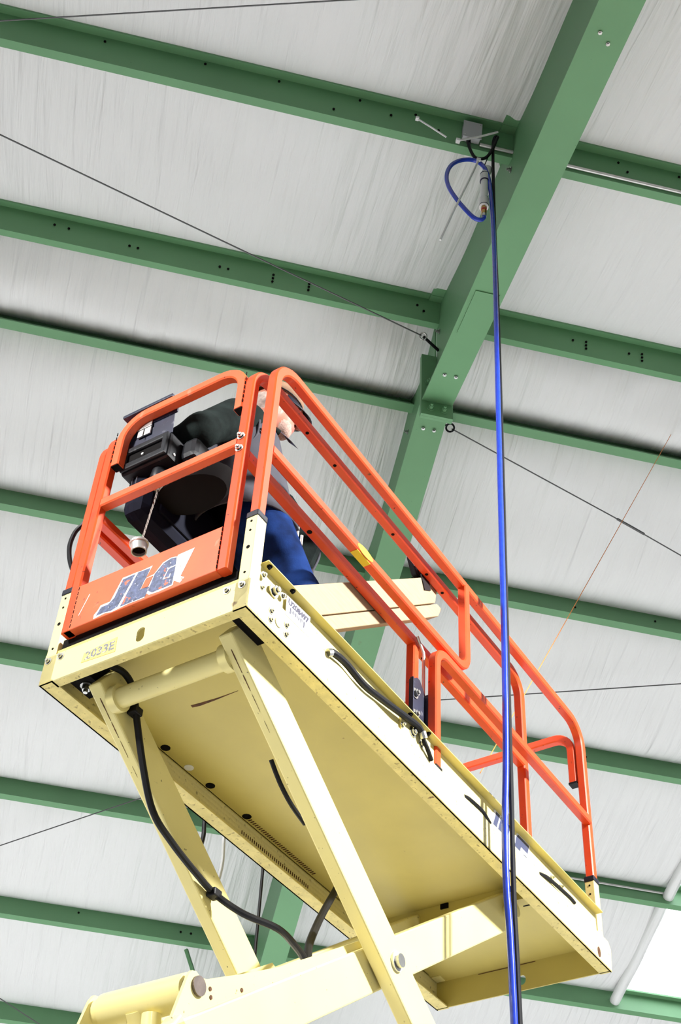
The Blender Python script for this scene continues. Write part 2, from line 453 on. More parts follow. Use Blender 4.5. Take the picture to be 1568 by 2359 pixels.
# ---- purlins (Z sections)
def zsec(yc, side, toe):
    """profile points (y,z) of a Z purlin whose web top is at yc. toe=+1 lower flange away from camera"""
    sgn = 1 if yc < APEX else -1
    n = Vector((SL * sgn, -1)).normalized()         # into the room, perpendicular to roof
    tdir = Vector((1, SL * sgn)).normalized()       # along the roof, away from camera
    D, w, lip, t = .205, .065, .016, .004
    top = Vector((yc, roof(yc)))
    bot = top + n * D
    pts = [top - tdir * w * toe + n * lip, top - tdir * w * toe, top, bot, bot + tdir * w * toe, bot + tdir * w * toe - n * lip]
    return pts, n, tdir
def purlin(yc, toe, label, lap=True):
    pts, n, td = zsec(yc, 0, toe)
    t = .0035
    mb = MB()
    k = len(pts)
    # thickened open polyline
    off = []
    for i in range(k):
        a = (pts[i] - pts[i - 1]).normalized() if i > 0 else (pts[1] - pts[0]).normalized()
        b = (pts[i + 1] - pts[i]).normalized() if i < k - 1 else a
        na, nb = Vector((-a.y, a.x)), Vector((-b.y, b.x))
        mm = (na + nb).normalized(); mm = mm / max(.4, mm.dot(na)); off.append(pts[i] + mm * t)
    loop = [tuple(p) for p in pts] + [tuple(p) for p in off[::-1]]
    nn = len(loop)
    xs = [X0, X1]
    vs = [(x, p[0], p[1]) for x in xs for p in loop]
    fs = [(i, (i + 1) % nn, nn + (i + 1) % nn, nn + i) for i in range(nn)]
    for c in range(2):
        for i in range(k - 1): fs.append((c * nn + i, c * nn + i + 1, c * nn + nn - 2 - i, c * nn + nn - 1 - i))
    o = MB().add(vs, fs).build('roof_purlin', 'green')
    tag(bld(o), label, 'beam', 'green roof purlins')
    return o
labels_near = {4.035: 'topmost green steel roof purlin in view, carrying the grey junction box',
               5.66: 'second green roof purlin from the top, crossed by the long thin wire brace'}
P = {}
cnt = 0
for y in near_y:
    if y in labels_near: P[y] = purlin(y, 1, labels_near[y])
    else:
        if y > 2: P[y] = purlin(y, 1, 'green roof purlin overhead just above the top edge of the view')
fl_labels = ['narrow green ridge purlin just behind the man\'s head, dark gap above it',
             'green roof purlin passing behind the orange mid rails and lumber',
             'green roof purlin behind the black gate latch and rear guardrail corner',
             'green roof purlin meeting the upper end of the bright skylight roll',
             'green roof purlin along the lower edge of the bright skylight',
             'lowest green roof purlin in view, at the bottom left corner',
             'green roof purlin of the far slope just below the bottom edge of the view']
for y, lb in zip(far_y[:7], fl_labels):
    P[y] = purlin(y, -1 if y == 6.50 else 1, lb)

def on_purlin(yc, toe, x, frac, out=.004):
    """point on web of purlin at height fraction frac from top, near (camera) face"""
    pts, n, td = zsec(yc, 0, toe)
    p = pts[2] + (pts[3] - pts[2]) * frac - td * out
    return (x, p.x, p.y), n, td
def purlin_bolts(yc, toe, spots, r=.008):
    for x, fr in spots:
        p, n, td = on_purlin(yc, toe, x, fr)
        d = Vector((0, -td.x, -td.y))
        q = Vector(p)
        MB().tube([q, q + d * .006], r, 8).build('bolt', 'dark', P[yc])
purlin_bolts(4.035, 1, [(-.3, .15), (-.3 + .45, .15), (.15 + .5, .15), (1.0, .2), (.85, .45), (1.15, .62), (.5, .75), (-.9, .2), (2.3, .2), (2.36, .5), (2.7, .2), (3.0, .25)])
purlin_bolts(5.66, 1, [(-1.15, .35), (-1.05, .38), (-.62, .55), (-.56, .57), (.02, .6), (.08, .62), (.4, .45), (.4, .6), (.4, .75), (.66, .5), (.66, .64), (.66, .78), (1.45, .4), (1.5, .6),
                       (2.62, .45), (2.72, .4), (2.72, .55), (2.72, .7), (3.05, .5), (3.15, .4), (3.15, .55), (3.15, .7), (3.7, .55), (3.82, .6)], .009)
purlin_bolts(7.935, 1, [(.9, .3), (3.4, .6), (4.1, .5)], .009)
purlin_bolts(9.40, 1, [(2.0, .4), (3.9, .7), (4.0, .7)], .009)
purlin_bolts(12.362, 1, [(-.1, .3), (.9, .5), (1.0, .5)], .011)

# ---- rafter (tapered I beam with bolted ridge plates)
RX0, RX1, RXC = 1.521, 1.733, 1.627
raf = empty('roof_rafter', (0, 0, 0)); bld(raf)
tag(raf, 'large green tapered steel rafter running diagonally down the roof, bolted at the ridge', 'beam')
zb_near = lambda y: 7.01 + CAMZ - .218 * (APEX - y)
zb_far = lambda y: 7.045 + CAMZ - .31 * (y - APEX)
def rafter_half(y0, y1, zb, nm):
    z0b, z1b = zb(y0), zb(y1)
    MB().prism([(y0, z0b + .012), (y1, z1b + .012), (y1, roof(y1) - .0), (y0, roof(y0) - .0)], 0, RXC - .005, RXC + .005).build('web', 'green', raf)
    MB().prism([(y0, z0b), (y1, z1b), (y1, z1b + .013), (y0, z0b + .013)], 0, RX0, RX1).build('bottom_flange', 'green', raf)
    MB().prism([(y0, roof(y0) - .013), (y1, roof(y1) - .013), (y1, roof(y1)), (y0, roof(y0))], 0, RX0 + .01, RX1 - .01).build('top_flange', 'green', raf)
rafter_half(YN, APEX - .022, zb_near, 'near')
rafter_half(APEX + .022, YF, zb_far, 'far')
for dy in (-.011, .011):
    MB().box((RX0 - .005, APEX + dy - .0105, 6.87 + CAMZ), (RX1 + .005, APEX + dy + .0105, 7.50 + CAMZ)).build('ridge_plate', 'green', raf)
MB().prism([(APEX - 1.15, zb_near(APEX - 1.15)), (APEX - .75, zb_near(APEX - .75)), (APEX - .75, zb_near(APEX - .75) - .008), (APEX - 1.15, zb_near(APEX - 1.15) - .008)], 0, RX0 + .03, RX1 - .03).build('splice_plate', 'green', raf)
def hexbolt(p, d, r, l, parent, m='steel', name='bolt', washer=True):
    p, d = Vector(p), Vector(d).normalized(); mb = MB()
    if washer: mb.tube([p, p + d * l * .25], r * 1.55, 12)
    mb.tube([p + d * l * .2, p + d * l], r, 6)
    mb.tube([p + d * l, p + d * l * 1.5], r * .55, 8)
    return mb.build(name, m, parent)
for x in (RX0 + .06, RX1 - .06):
    hexbolt((x, APEX - .0225, 6.935 + CAMZ), (0, -1, 0), .017, .03, raf, 'green')
hexbolt((RXC - .06, APEX - .0225, 7.20 + CAMZ), (0, -1, 0), .017, .03, raf, 'green')
for y, zb in ((APEX - .33, zb_near), (APEX + .20, zb_far)):
    for x in (RX0 + .07, RX1 - .065):
        hexbolt((x, y, zb(y)), (0, 0, -1), .013, .012, raf, 'steel', washer=False)
for y, x in ((2.75, RX0 + .07), (2.80, RX0 + .13)):
    hexbolt((x, y, zb_near(y)), (0, 0, -1), .011, .01, raf, 'steel', washer=False)
for y, dz in ((4.12, .30), (5.70, .31), (8.05, .30), (6.56, .28)):
    zz = roof(y) - dz
    hexbolt((RXC - .005, y, zz), (-1, 0, 0), .013, .02, raf, 'steel')
# flange brace from lower purlin to the rafter
fb = MB().tube([(0.98, 12.40, 6.15 + CAMZ), (1.54, 12.50, zb_far(12.50) + .02)], .022, 4).build('flange_brace', 'green', raf)

# ---- wire braces
def wire(name, pts, r, label, cat='cable', m='cable', extra=None):
    if extra is None:
        o = MB().tube([(p[0], p[1], p[2] + CAMZ) for p in pts], r, 6).build(name, m); bld(o); tag(o, label, cat); return o
    e = empty(name, (0, 0, 0)); bld(e); tag(e, label, cat)
    MB().tube([(p[0], p[1], p[2] + CAMZ) for p in pts], r, 6).build('wire', m, e)
    for (kind, data) in extra:
        if kind == 'ring':
            c, rad, ax = Vector(data[0]) + Vector((0, 0, CAMZ)), data[1], data[2]
            a = Vector(ax).normalized(); u_ = a.orthogonal().normalized(); v_ = a.cross(u_)
            pp = [c + (u_ * math.cos(t) + v_ * math.sin(t)) * rad for t in [2 * PI * k / 20 for k in range(21)]]
            MB().tube(pp, rad * .24, 8).build('eye', 'black' if len(data) < 4 else data[3], e, smooth=True)
        elif kind == 'rod':
            MB().tube([Vector(q) + Vector((0, 0, CAMZ)) for q in data[0]], data[1], 8).build('rod', data[2], e)
    return e
wire('brace_wire', [(-3.6, 4.58, 7.22), (-1.418, 3.80, 7.05), (.396, 3.141, 6.885), (2.0, 2.56, 6.74)], .0045, 'thin dark brace wire slanting across the top left of the roof')
wire('brace_wire', [(-6, 3.1, 6.87), (-1.426, 4.641, 7.26), (.193, 5.196, 7.399), (1.47, 5.63, 7.508)], .0055, 'long dark brace wire from the left edge to the rafter below the ridge',
     extra=[('ring', ((1.485, 5.635, 7.51), .024, (1.5, 5.6, 7.5), 'steel')), ('rod', (((1.49, 5.64, 7.512), (1.62, 5.72, 7.50)), .011, 'black'))])
wire('brace_wire', [(1.93, 6.452, 7.562), (3.386, 6.907, 7.448), (3.993, 7.111, 7.397), (9.5, 8.9, 6.95)], .0055, 'dark brace wire with a ring at the ridge, running to the right edge',
     extra=[('ring', ((1.915, 6.445, 7.563), .030, (1.9, 6.4, 7.5))), ('rod', (((3.39, 6.908, 7.447), (3.52, 6.95, 7.437), (3.64, 6.99, 7.427)), .010, 'cable')), ('rod', (((1.64, 6.36, 7.585), (1.89, 6.435, 7.566)), .008, 'black'))])
wire('brace_wire', [(1.72, 9.15, 6.89), (2.555, 8.882, 6.954), (4.45, 8.287, 7.103), (9.0, 6.9, 7.44)], .005, 'thin brace wire behind the rear guardrail, right of the latch')
wire('brace_wire', [(-4.5, 13.95, 5.69), (-.904, 11.345, 6.339), (.13, 10.595, 6.526), (1.6, 9.53, 6.79)], .005, 'thin brace wire at the left edge below the platform corner')
wire('brace_wire', [(-3, 11.77, 6.23), (-.695, 13.374, 5.831), (-.275, 13.666, 5.759), (1.6, 14.97, 5.43)], .005, 'thin brace wire in the bottom left corner over the lowest purlin')
def ry(k, y): return (k[0] * y, y, k[1] * y)
a_, b_ = ry((.5938, 1.283), 6.3), ry((.3379, .7398), 5.3)
a_, b_ = Vector(a_), Vector(b_)
wire('mason_string', [tuple(b_ + (b_ - a_) * .05), tuple(b_), tuple(a_), tuple(a_ + (a_ - b_) * .05)], .0022, 'thin taut orange string at the right, behind the rear guardrail', 'string', 'string')

# ---- conduit on purlins
def conduit(yc, x0, x1, fr, label, r=.011, out=.014):
    p, n, td = on_purlin(yc, 1, 0, fr, out)
    o = MB().tube([(x0, p[1], p[2]), (x1, p[1], p[2])], r, 10).build('conduit', 'alum', smooth='auto'); bld(o); tag(o, label, 'pipe'); return o
conduit(4.035, 1.75, 7.0, .86, 'silver conduit along the topmost purlin right of the rafter')
conduit(4.035, 1.41, 1.62, .84, 'short silver conduit between the grey junction box and the rafter')
conduit(10.875, 3.9, 5.3, .45, 'silver conduit along the purlin beside the skylight')

# ---- junction box, hose and ties at the topmost purlin
QS = 1.0267
def QB(mb, *a, **k):
    mb.v = [(p[0] * QS, p[1] * QS, max(a[0] == 'hose' and .0135 or .0105, (p[2] - CAMZ) * QS + CAMZ)) for p in mb.v]
    return mb.build(*a, **k)
jb = empty('junction_box', (0, 0, 0)); bld(jb); tag(jb, 'small grey junction box with cover on the topmost green purlin', 'electrical box')
pj_, nj, tj = on_purlin(4.035, 1, 1.345, .52)
def web_pt(x, fr, out):
    p, n, td = on_purlin(4.035, 1, x, fr, out); return Vector(p)
def web_quad(x0, x1, f0, f1, o0, o1):
    mb = MB(); vs = [web_pt(x, fr, o_) for o_ in (o0, o1) for fr in (f0, f1) for x in (x0, x1)]
    return mb.add(vs, [(0, 1, 3, 2), (4, 6, 7, 5), (0, 4, 5, 1), (1, 5, 7, 3), (3, 7, 6, 2), (2, 6, 4, 0)])
web_quad(1.296, 1.405, .22, .80, .002, .05).build('box_body', 'grey_box', jb, bevel=.004)
web_quad(1.292, 1.409, .19, .83, .05, .054).build('cover', 'grey_box', jb)
for x, fr in ((1.304, .25), (1.397, .25), (1.304, .77), (1.397, .77)):
    c = web_pt(x, fr, .054); MB().tube([c, c + Vector((0, -.004, -.001))], .004, 6).build('screw', 'steel', jb)
c = web_pt(1.335, .86, .03)
MB().tube([c + Vector((0, 0, .02)), c + Vector((0, 0, -.03))], .014, 10).build('cable_gland', 'black', jb)
jp = web_pt(1.335, .86, .03) + Vector((0, 0, -.03))
# black power cable: from the box, sag, over the conduit, and straight down to the floor
hy = 3.955
jq = Vector((jp.x / QS, jp.y / QS, (jp.z - CAMZ) / QS + CAMZ))
bc = smooth_path([jq, (1.305, hy - .02, 7.10 + CAMZ), (1.335, hy - .02, 7.02 + CAMZ), (1.39, hy - .03, 7.02 + CAMZ), (1.43, hy - .045, 7.10 + CAMZ), (1.457, hy - .06, 7.21 + CAMZ), (1.468, hy - .05, 7.255 + CAMZ), (1.45, hy - .045, 7.245 + CAMZ), (1.441, hy - .03, 7.10 + CAMZ), (1.440, hy, 6.5 + CAMZ), (1.433, hy, 5.6 + CAMZ), (1.420, hy, 4.6 + CAMZ), (1.404, hy, 3.6 + CAMZ), (1.392, hy, 2.8 + CAMZ), (1.384, hy, 2.3 + CAMZ), (1.386, hy, 1.88 + CAMZ), (1.39, hy, 1.0), (1.40, hy, .012), (1.6, hy + .1, .012), (2.2, hy + .3, .012)], 6)
o = QB(MB().tube(bc, .0095, 10), 'power_cable', 'black', smooth='auto'); bld(o); tag(o, 'black power cable hanging right beside the blue air hose', 'cable')
hz = 3.94
bh = smooth_path([(1.376, hz, 6.47 + CAMZ), (1.374, hz, 6.42 + CAMZ), (1.350, hz, 6.385 + CAMZ), (1.305, hz, 6.405 + CAMZ), (1.225, hz, 6.53 + CAMZ), (1.172, hz, 6.66 + CAMZ), (1.165, hz, 6.78 + CAMZ), (1.195, hz, 6.89 + CAMZ), (1.255, hz, 6.965 + CAMZ), (1.325, hz, 6.995 + CAMZ), (1.375, hz, 6.965 + CAMZ), (1.405, hz, 6.88 + CAMZ), (1.420, hz, 6.70 + CAMZ), (1.425, hz, 6.3 + CAMZ), (1.420, hz, 5.8 + CAMZ), (1.406, hz, 4.9 + CAMZ), (1.394, hz, 4.1 + CAMZ), (1.384, hz, 3.4 + CAMZ), (1.372, hz, 2.9 + CAMZ), (1.358, hz, 2.6 + CAMZ), (1.354, hz, 2.35 + CAMZ), (1.362, hz, 1.88 + CAMZ), (1.365, hz, 1.0), (1.36, hz, .03), (1.2, hz - .2, .015), (.7, hz - .5, .015)], 6)
ah = empty('air_hose', (0, 0, 0)); bld(ah); tag(ah, 'long blue air hose hanging from the ceiling with a loop at the top', 'hose')
QB(MB().tube(bh, .0125, 12), 'hose', 'hose', ah, smooth='auto')
QB(MB().tube([(1.376, hz, 6.52 + CAMZ), (1.376, hz, 6.50 + CAMZ)], .017, 6), 'fitting', 'brass', ah)
QB(MB().tube([(1.376, hz, 6.50 + CAMZ), (1.376, hz, 6.487 + CAMZ)], .016, 12), 'ring', 'red', ah)
QB(MB().tube([(1.376, hz, 6.487 + CAMZ), (1.375, hz, 6.45 + CAMZ)], .015, 6), 'ferrule', 'brass', ah)
QB(MB().tube([(1.376, hz, 6.45 + CAMZ), (1.3745, hz, 6.425 + CAMZ)], .014, 10), 'clamp', 'steel', ah)
pv = empty('filter_pipe', (0, 0, 0)); bld(pv); tag(pv, 'short white plastic pipe with end caps feeding the blue hose', 'pipe')
pvp = [(1.378, hz, 6.56 + CAMZ), (1.392, hz + .01, 6.85 + CAMZ)]
QB(MB().tube(pvp, .021, 16), 'pipe', 'white', pv, smooth='auto')
QB(MB().tube([(1.376, hz, 6.52 + CAMZ), (1.3775, hz, 6.60 + CAMZ)], .027, 16), 'end_cap', 'white', pv, smooth='auto')
QB(MB().tube([(1.390, hz + .01, 6.81 + CAMZ), (1.394, hz + .012, 6.87 + CAMZ), (1.408, hz + .02, 6.93 + CAMZ), (1.42, hz + .03, 6.98 + CAMZ)], .027, 16), 'elbow', 'white', pv, smooth='auto')
for z in (6.53, 6.60, 6.805, 6.88):
    k = (z - 6.56) / .29
    QB(MB().tube([(1.378 + .014 * k, hz + .01 * k, z + CAMZ - .002), (1.378 + .014 * k, hz + .01 * k, z + CAMZ + .002)], .0275, 16), 'marker_line', 'ink', pv)
def ziptie(pts, w, label, head):
    e = empty('zip_tie', (0, 0, 0)); bld(e); tag(e, label, 'zip tie')
    QB(MB().tube([(p[0], p[1], p[2] + CAMZ) for p in pts], w, 6), 'strap', 'white', e)
    h = pts[0] if head == 0 else pts[-1]
    QB(MB().box((h[0] - w * 1.8, h[1] - w * 1.8, h[2] + CAMZ - w * 1.8), (h[0] + w * 1.8, h[1] + w * 1.8, h[2] + CAMZ + w * 1.8)), 'head', 'white', e)
ziptie([(.973, 3.89, 7.224), (1.06, 3.87, 7.12), (1.146, 3.88, 7.073)], .0055, 'white zip tie sticking out left of the junction box', 0)
ziptie([(1.212, 3.87, 7.045), (1.34, 3.86, 7.13), (1.45, 3.85, 7.213)], .0065, 'white zip tie lying across the junction box cover', 0)
ziptie([(1.352, 3.93, 6.985), (1.285, 3.925, 6.72), (1.20, 3.92, 6.4), (1.12, 3.92, 6.075)], .0065, 'long white zip tie dangling inside the blue hose loop', 0)
o = QB(MB().tube([(1.42, hz - .02, 7.08 + CAMZ), (1.39, hz + .02, 6.97 + CAMZ), (1.385, hz + .03, 6.90 + CAMZ), (1.40, hz + .03, 6.86 + CAMZ)], .003, 5), 'tie_wire', 'black', pv)

# ------------------------------------------------------------------ scissor lift
W0 = 2.5968 + CAMZ                       # height of platform underside above floor
LYAW = 0.957848
lift = empty('scissor_lift', (-.25783, 3.04547, 0), LYAW)
tag(lift, 'yellow and orange scissor lift with its platform raised high near the ceiling', 'scissor lift')
W, L = .81, 2.587
def Lp(p): return (p[0], p[1], p[2] + W0)
def LB(mb, name, m, parent=None, **k):
    mb.v = [Lp(p) for p in mb.v]
    return mb.build(name, m, parent or lift, **k)

# --- platform deck and frame
deck = LB(MB().box((.006, .006, .118), (L - .008, W - .006, .130)), 'deck', 'yellow_shaded')
front = plate([(0, 0), (W, 0), (W, .085), (W - .03, .112), (.03, .112), (0, .112)] if False else [(0, 0), (W, 0), (W, .112), (0, .112)],
              [[(.406 + .016 * math.cos(t) , .052 + (.012 if math.sin(t) > 0 else -.012) + .016 * math.sin(t)) for t in [2 * PI * k / 16 + .01 for k in range(16)]]], 0, 0, .006)
front = LB(front, 'front_plate', 'yellow')
LB(MB().box((.006, .05, 0), (.036, W - .05, .006)), 'bottom_lip', 'yellow_flange', front)
for v in (.025, .081, W - .071, W - .018):
    p = Vector(Lp((0, v, .092)))
    hexbolt(p, (-1, 0, 0), .0085, .009, front)
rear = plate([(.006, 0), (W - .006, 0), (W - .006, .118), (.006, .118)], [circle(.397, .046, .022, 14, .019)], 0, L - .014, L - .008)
rear = LB(rear, 'rear_plate', 'yellow_shaded')
LB(MB().box((L - .0155, .33, .1125), (L - .0135, .60, .1150)), 'stain', 'rust', rear)
LB(MB().box((1.985, .05, .055), (2.035, W - .05, .118)), 'crossmember', 'yellow_shaded')
for v in (.14, .42):
    LB(MB().box((1.979, v, .096), (1.985, v + .035, .117)), 'slot_recess', 'dark')
for side in (0, 1):
    V = (lambda v: v) if side == 0 else (lambda v: W - v)
    def Bx(mb, a, b):
        v0, v1 = sorted((V(a[1]), V(b[1]))); return mb.box((a[0], v0, a[2]), (b[0], v1, b[2]))
    beam = MB().prism([(0.0, 0), (L, 0), (L + .012, .10), (L - .012, .128), (.0, .122)], 1, *sorted((V(0), V(.006))))
    beam = LB(beam, 'side_beam', 'tread')
    fw = .05 if side == 0 else .058
    LB(Bx(MB(), (.0, 0, 0), (L, fw, .006)), 'beam_flange', 'yellow_flange', beam)
    LB(Bx(MB(), (.0, .006, .006), (.0 + .01, .05, .11)), 'end_web', 'yellow', beam)
    toe = LB(Bx(MB(), (.045, .010, .118), (2.49, .014, .212)), 'toe_plate', 'yellow')
    LB(Bx(MB(), (.052, -.024, .211), (2.49, .014, .2145)), 'top_lip', 'yellow_shaded', toe)
    # stub posts
    for nm, u0 in (('front', 0.0), ('rear', 2.512)):
        w0 = .0 if u0 == 0 else .115
        v0, v1 = sorted((V(0.0005), V(.044)))
        if u0 > 1: v0, v1 = sorted((V(.012), V(.055)))
        st = LB(MB().box((u0, v0, .112), (u0 + .05, v1, .38)), 'stub_post', 'yellow', bevel=.003)
        LB(MB().box((u0 - .002, v0 - .002, .38), (u0 + .052, v1 + .002, .405)), 'post_cap', 'cap', st, bevel=.004)
        for w in (.36, .32, .248, .143):
            p = Vector(Lp((u0, (v0 + v1) / 2, w)))
            MB().tube([p + Vector((.001, 0, 0)), p + Vector((-.0012, 0, 0))], .0045 if w != .248 else .007, 8).build('pin_hole', 'dark', st)
    # fasteners on the side
    if side == 0:
        for (u, w, r) in ((.064, .171, .008), (.064, .12, .006), (.169, .167, .008), (.122, .071, .008), (.123, .037, .008), (.204, .075, .008), (.206, .040, .008)):
            hexbolt(Lp((u, 0, w)), (0, -1, 0), r, .008, beam)
        hexbolt(Lp((.124, .002, .152)), (0, -1, 0), .015, .016, beam)
        LB(MB().tube([(.162, .001, .054), (.162, -.004, .054)], .017, 16), 'pin_end', 'alum', beam)
        for u in (.075, .204, .937, 1.064):
            hexbolt(Lp((u, -.011, .211)), (0, 0, -1), .006, .008, toe, 'dark')
        blk = LB(MB().box((.90, .002, .120), (1.10, .010, .208)), 'gate_hinge_plate', 'yellow', toe)
        for (u, w, r) in ((.913, .190, .009), (.905, .15, .007), (.976, .165, .014), (1.025, .190, .011), (1.033, .150, .009)):
            hexbolt(Lp((u, .002, w)), (0, -1, 0), r, .010, toe)
        LB(MB().prism(circle(2.47, .035, .022, 14, .014), 1, -.0015, .001), 'slot_hole', 'rust', beam)
        # U shaped black handles on the beam top edge
        for pts in ([(1.345, .004, .120), (1.38, -.001, .125), (1.467, -.002, .130), (1.50, -.001, .125), (1.545, .004, .119)], [(1.945, .004, .118), (1.99, -.004, .126), (2.05, -.006, .132), (2.20, -.006, .142), (2.25, -.004, .142)]):
            LB(MB().tube(smooth_path(pts, 5), .0075, 8), 'cable_guide', 'black', toe, smooth='auto')
        for u in (2.07, 2.15):
            hexbolt(Lp((u, .010, .165)), (0, -1, 0), .006, .012, toe)
        # gate latch hose along the side
        hs = [(.43, -.004, .128), (.45, -.012, .135), (.524, -.012, .144), (.633, -.012, .133), (.742, -.012, .148), (.884, -.014, .172), (.975, -.016, .186), (1.008, -.016, .178)]
        LB(MB().tube(smooth_path(hs, 5), .012, 10), 'latch_hose', 'black', toe, smooth='auto')
        LB(MB().tube([(.428, -.004, .124), (.440, -.010, .131)], .014, 10), 'hose_ferrule', 'steel', toe)
        LB(MB().tube([(1.008, -.016, .180), (1.022, -.016, .160)], .015, 10), 'hose_ferrule', 'steel', toe)
        LB(MB().tube(smooth_path([(1.02, -.014, .165), (1.035, -.014, .150), (1.06, -.012, .135), (1.094, -.006, .118)], 5), .008, 8), 'latch_cable', 'black', toe, smooth='auto')

# number sticker and model label
def text_mesh(s, size, bold=.0, shear=0.0, spacing=1.0):
    c = bpy.data.curves.new('tmp', 'FONT'); c.body = s; c.size = size; c.offset = bold; c.shear = shear; c.space_character = spacing
    c.resolution_u = 3
    o = bpy.data.objects.new('tmp', c); COL.objects.link(o)
    dg = bpy.context.evaluated_depsgraph_get(); dg.update()
    me = o.evaluated_get(dg).to_mesh()
    vs = [v.co.copy() for v in me.vertices]; fs = [tuple(p.vertices) for p in me.polygons]
    o.evaluated_get(dg).to_mesh_clear()
    bpy.data.objects.remove(o); bpy.data.curves.remove(c)
    return vs, fs
def text_side(s, u, w, size, v, name, m, parent, width=None, bold=.0, sx=1.0, slope=0.0):
    vs, fs = text_mesh(s, size, bold)
    mx = max(p.x for p in vs); k = (width / mx) if width else sx
    return LB(MB().add([(u + p.x * k, v, w + p.y + slope * p.x * k) for p in vs], fs), name, m, parent)
stk = LB(MB().prism([(.192, .110), (.324, .114), (.322, .194), (.190, .187)], 1, -.0012, .0002), 'number_sticker', 'sticker', beam if False else None)
text_side('U208497', .199, .160, .030, -.0016, 'number_text', 'ink', stk, width=.116, bold=.0016)
bw = [1.6, .7, .7, 1.1, .6, 1.3, .7, .6, 1.1, .7, 1.4, .6, .6, 1.8]
u = .212
mb = MB()
for i, b in enumerate(bw):
    low = .128 if i in (0, len(bw) - 1) else .136
    mb.box((u, -.0016, low), (u + b * .0032, -.0013, .152)); u += b * .0032 + .0030
LB(mb, 'barcode', 'ink', stk)
yl = LB(MB().prism([(.640, .028), (.500, .020), (.503, .080), (.635, .064)], 0, -.0012, .0002), 'model_label', 'ylabel', front)
vs, fs = text_mesh('2033E', .047, .0012)
mx = max(p.x for p in vs)
LB(MB().add([(-.0016, .628 - p.x * .120 / mx + .0 * p.y, .034 + p.y) for p in vs], fs), 'model_text', 'greyink', front)

# --- guard rails (square tube)
TB = .038
SEC = sq(TB, .005)
def rail(pts, r, nrm, name='guard_rail', m='orange', sec=SEC, parent=None, n=8):
    return LB(MB().sweep(arc_path(pts, r, n), sec, nrm), name, m, parent, smooth='auto')
for side in (0, 1):
    s_ = lambda v: v if side == 0 else W - v
    vo = s_(.020)
    nrm = (0, 1, 0)
    # outer: front post, top rail, rear post
    ro = rail([(.022, vo, .385), (.022, vo, 1.178), (2.533, vo + (.010 if side == 0 else -.010), 1.178), (2.533, vo + (.010 if side == 0 else -.010), .385)], .115, nrm, 'outer_rail')
    # front mid rail with up-turned end
    rail([(.04, vo, .722), (1.402, vo, .722), (1.402, vo, 1.165)], .075, nrm, 'mid_rail', parent=ro)
    # rear mid rail with down-turned post
    rm = rail([(1.159, vo, .128), (1.159, vo, .672), (2.52, vo, .672)], .075, nrm, 'mid_rail', parent=ro)
    if side == 0:
        LB(MB().box((1.138, vo - .021, .124), (1.180, vo + .021, .134)), 'tube_plug', 'black', ro)
    # inner extension rail
    vi = s_(.092)
    ri = rail([(-.011, vi, .165), (-.011, vi, 1.150), (2.04, vi, 1.150), (2.04, vi, .13)], .105, nrm, 'inner_rail')
    rail([(.005, vi, .700), (2.03, vi, .700)], 0, nrm, 'mid_rail', parent=ri)
    rail([(1.118, vi, .130), (1.118, vi, .69)], 0, nrm, 'rail_post', parent=ri)
    if side == 0:
        for (u, w) in ((.80, .10), (1.5, .2), (1.05, .15)): pass
        for u in (.33, .52, .95, 1.22, 1.35, 1.58):
            p = Vector(Lp((u, vi, 1.131)))
            MB().tube([p, p + Vector((0, 0, -.0012))], .007, 8).build('pin_hole', 'dark', ri)
        for u in (.12, .40, 1.20):
            p = Vector(Lp((u, vi, .681)))
            MB().tube([p, p + Vector((0, 0, -.0012))], .010, 8).build('pin_hole', 'dark', ri)
        # yellow label on the outer mid rail
        LB(MB().prism(circle(.622, .722, .0185, 16, .052), 1, vo - TB / 2 - .0012, vo - TB / 2 + .001), 'oval_label', 'yoval', ro)
        LB(MB().box((.575, vo - .015, .7015), (.665, vo + .015, .7035)), 'oval_label', 'yoval', ro)
        # loose hook at the rear corner
        for (w, s) in ((1.00, 1), (.90, 1)):
            hexbolt(Lp((2.552, vo + .01, w)), (1, 0, 0), .009, .010, ro)

# rear gate rail, bent down at the end
rg = rail([(2.533, .70, .905), (2.533, .70, 1.150), (2.533, .072, 1.150), (2.533, .072, .885)], .085, (1, 0, 0), 'rear_gate_rail')
LB(MB().box((2.513, .052, .878), (2.553, .092, .888)), 'tube_plug', 'black', rg)

# front gate: toe board, top rail, mid rail
UF = -.030
LB(MB().box((.010, .155, .1305), (.24, .755, .172)), 'dark_gap_slab', 'dark')  # added slabs close the gap under the toe board, black for its shade
LB(MB().box((.010, .058, .1305), (.120, .155, .172)), 'dark_gap_slab', 'dark')
tb = LB(MB().prism([(.112, .165), (.728, .165), (.728, .355), (.112, .355)], 0, UF + .0005, UF + TB - .002), 'front_toe_board', 'orange_worn', bevel=.003)
for v in (.092, W - .092):
    pass
fr_ = rail([(UF + TB / 2, .130, .935), (UF + TB / 2, .130, 1.168), (UF + TB / 2, W - .130, 1.168), (UF + TB / 2, W - .130, .935)], .105, (1, 0, 0), 'front_top_rail', 'orange_worn')
for v in (.130, W - .130):
    LB(MB().box((UF + .003, v - .016, .932), (UF + TB - .003, v + .016, .936)), 'tube_end', 'dark', fr_)
rail([(UF + TB / 2, .110, .752), (UF + TB / 2, W - .110, .752)], 0, (1, 0, 0), 'front_mid_rail', 'orange_worn')
for w in (.765, .705):
    hexbolt(Lp((UF, .092, w)), (-1, 0, 0), .010, .012, fr_)
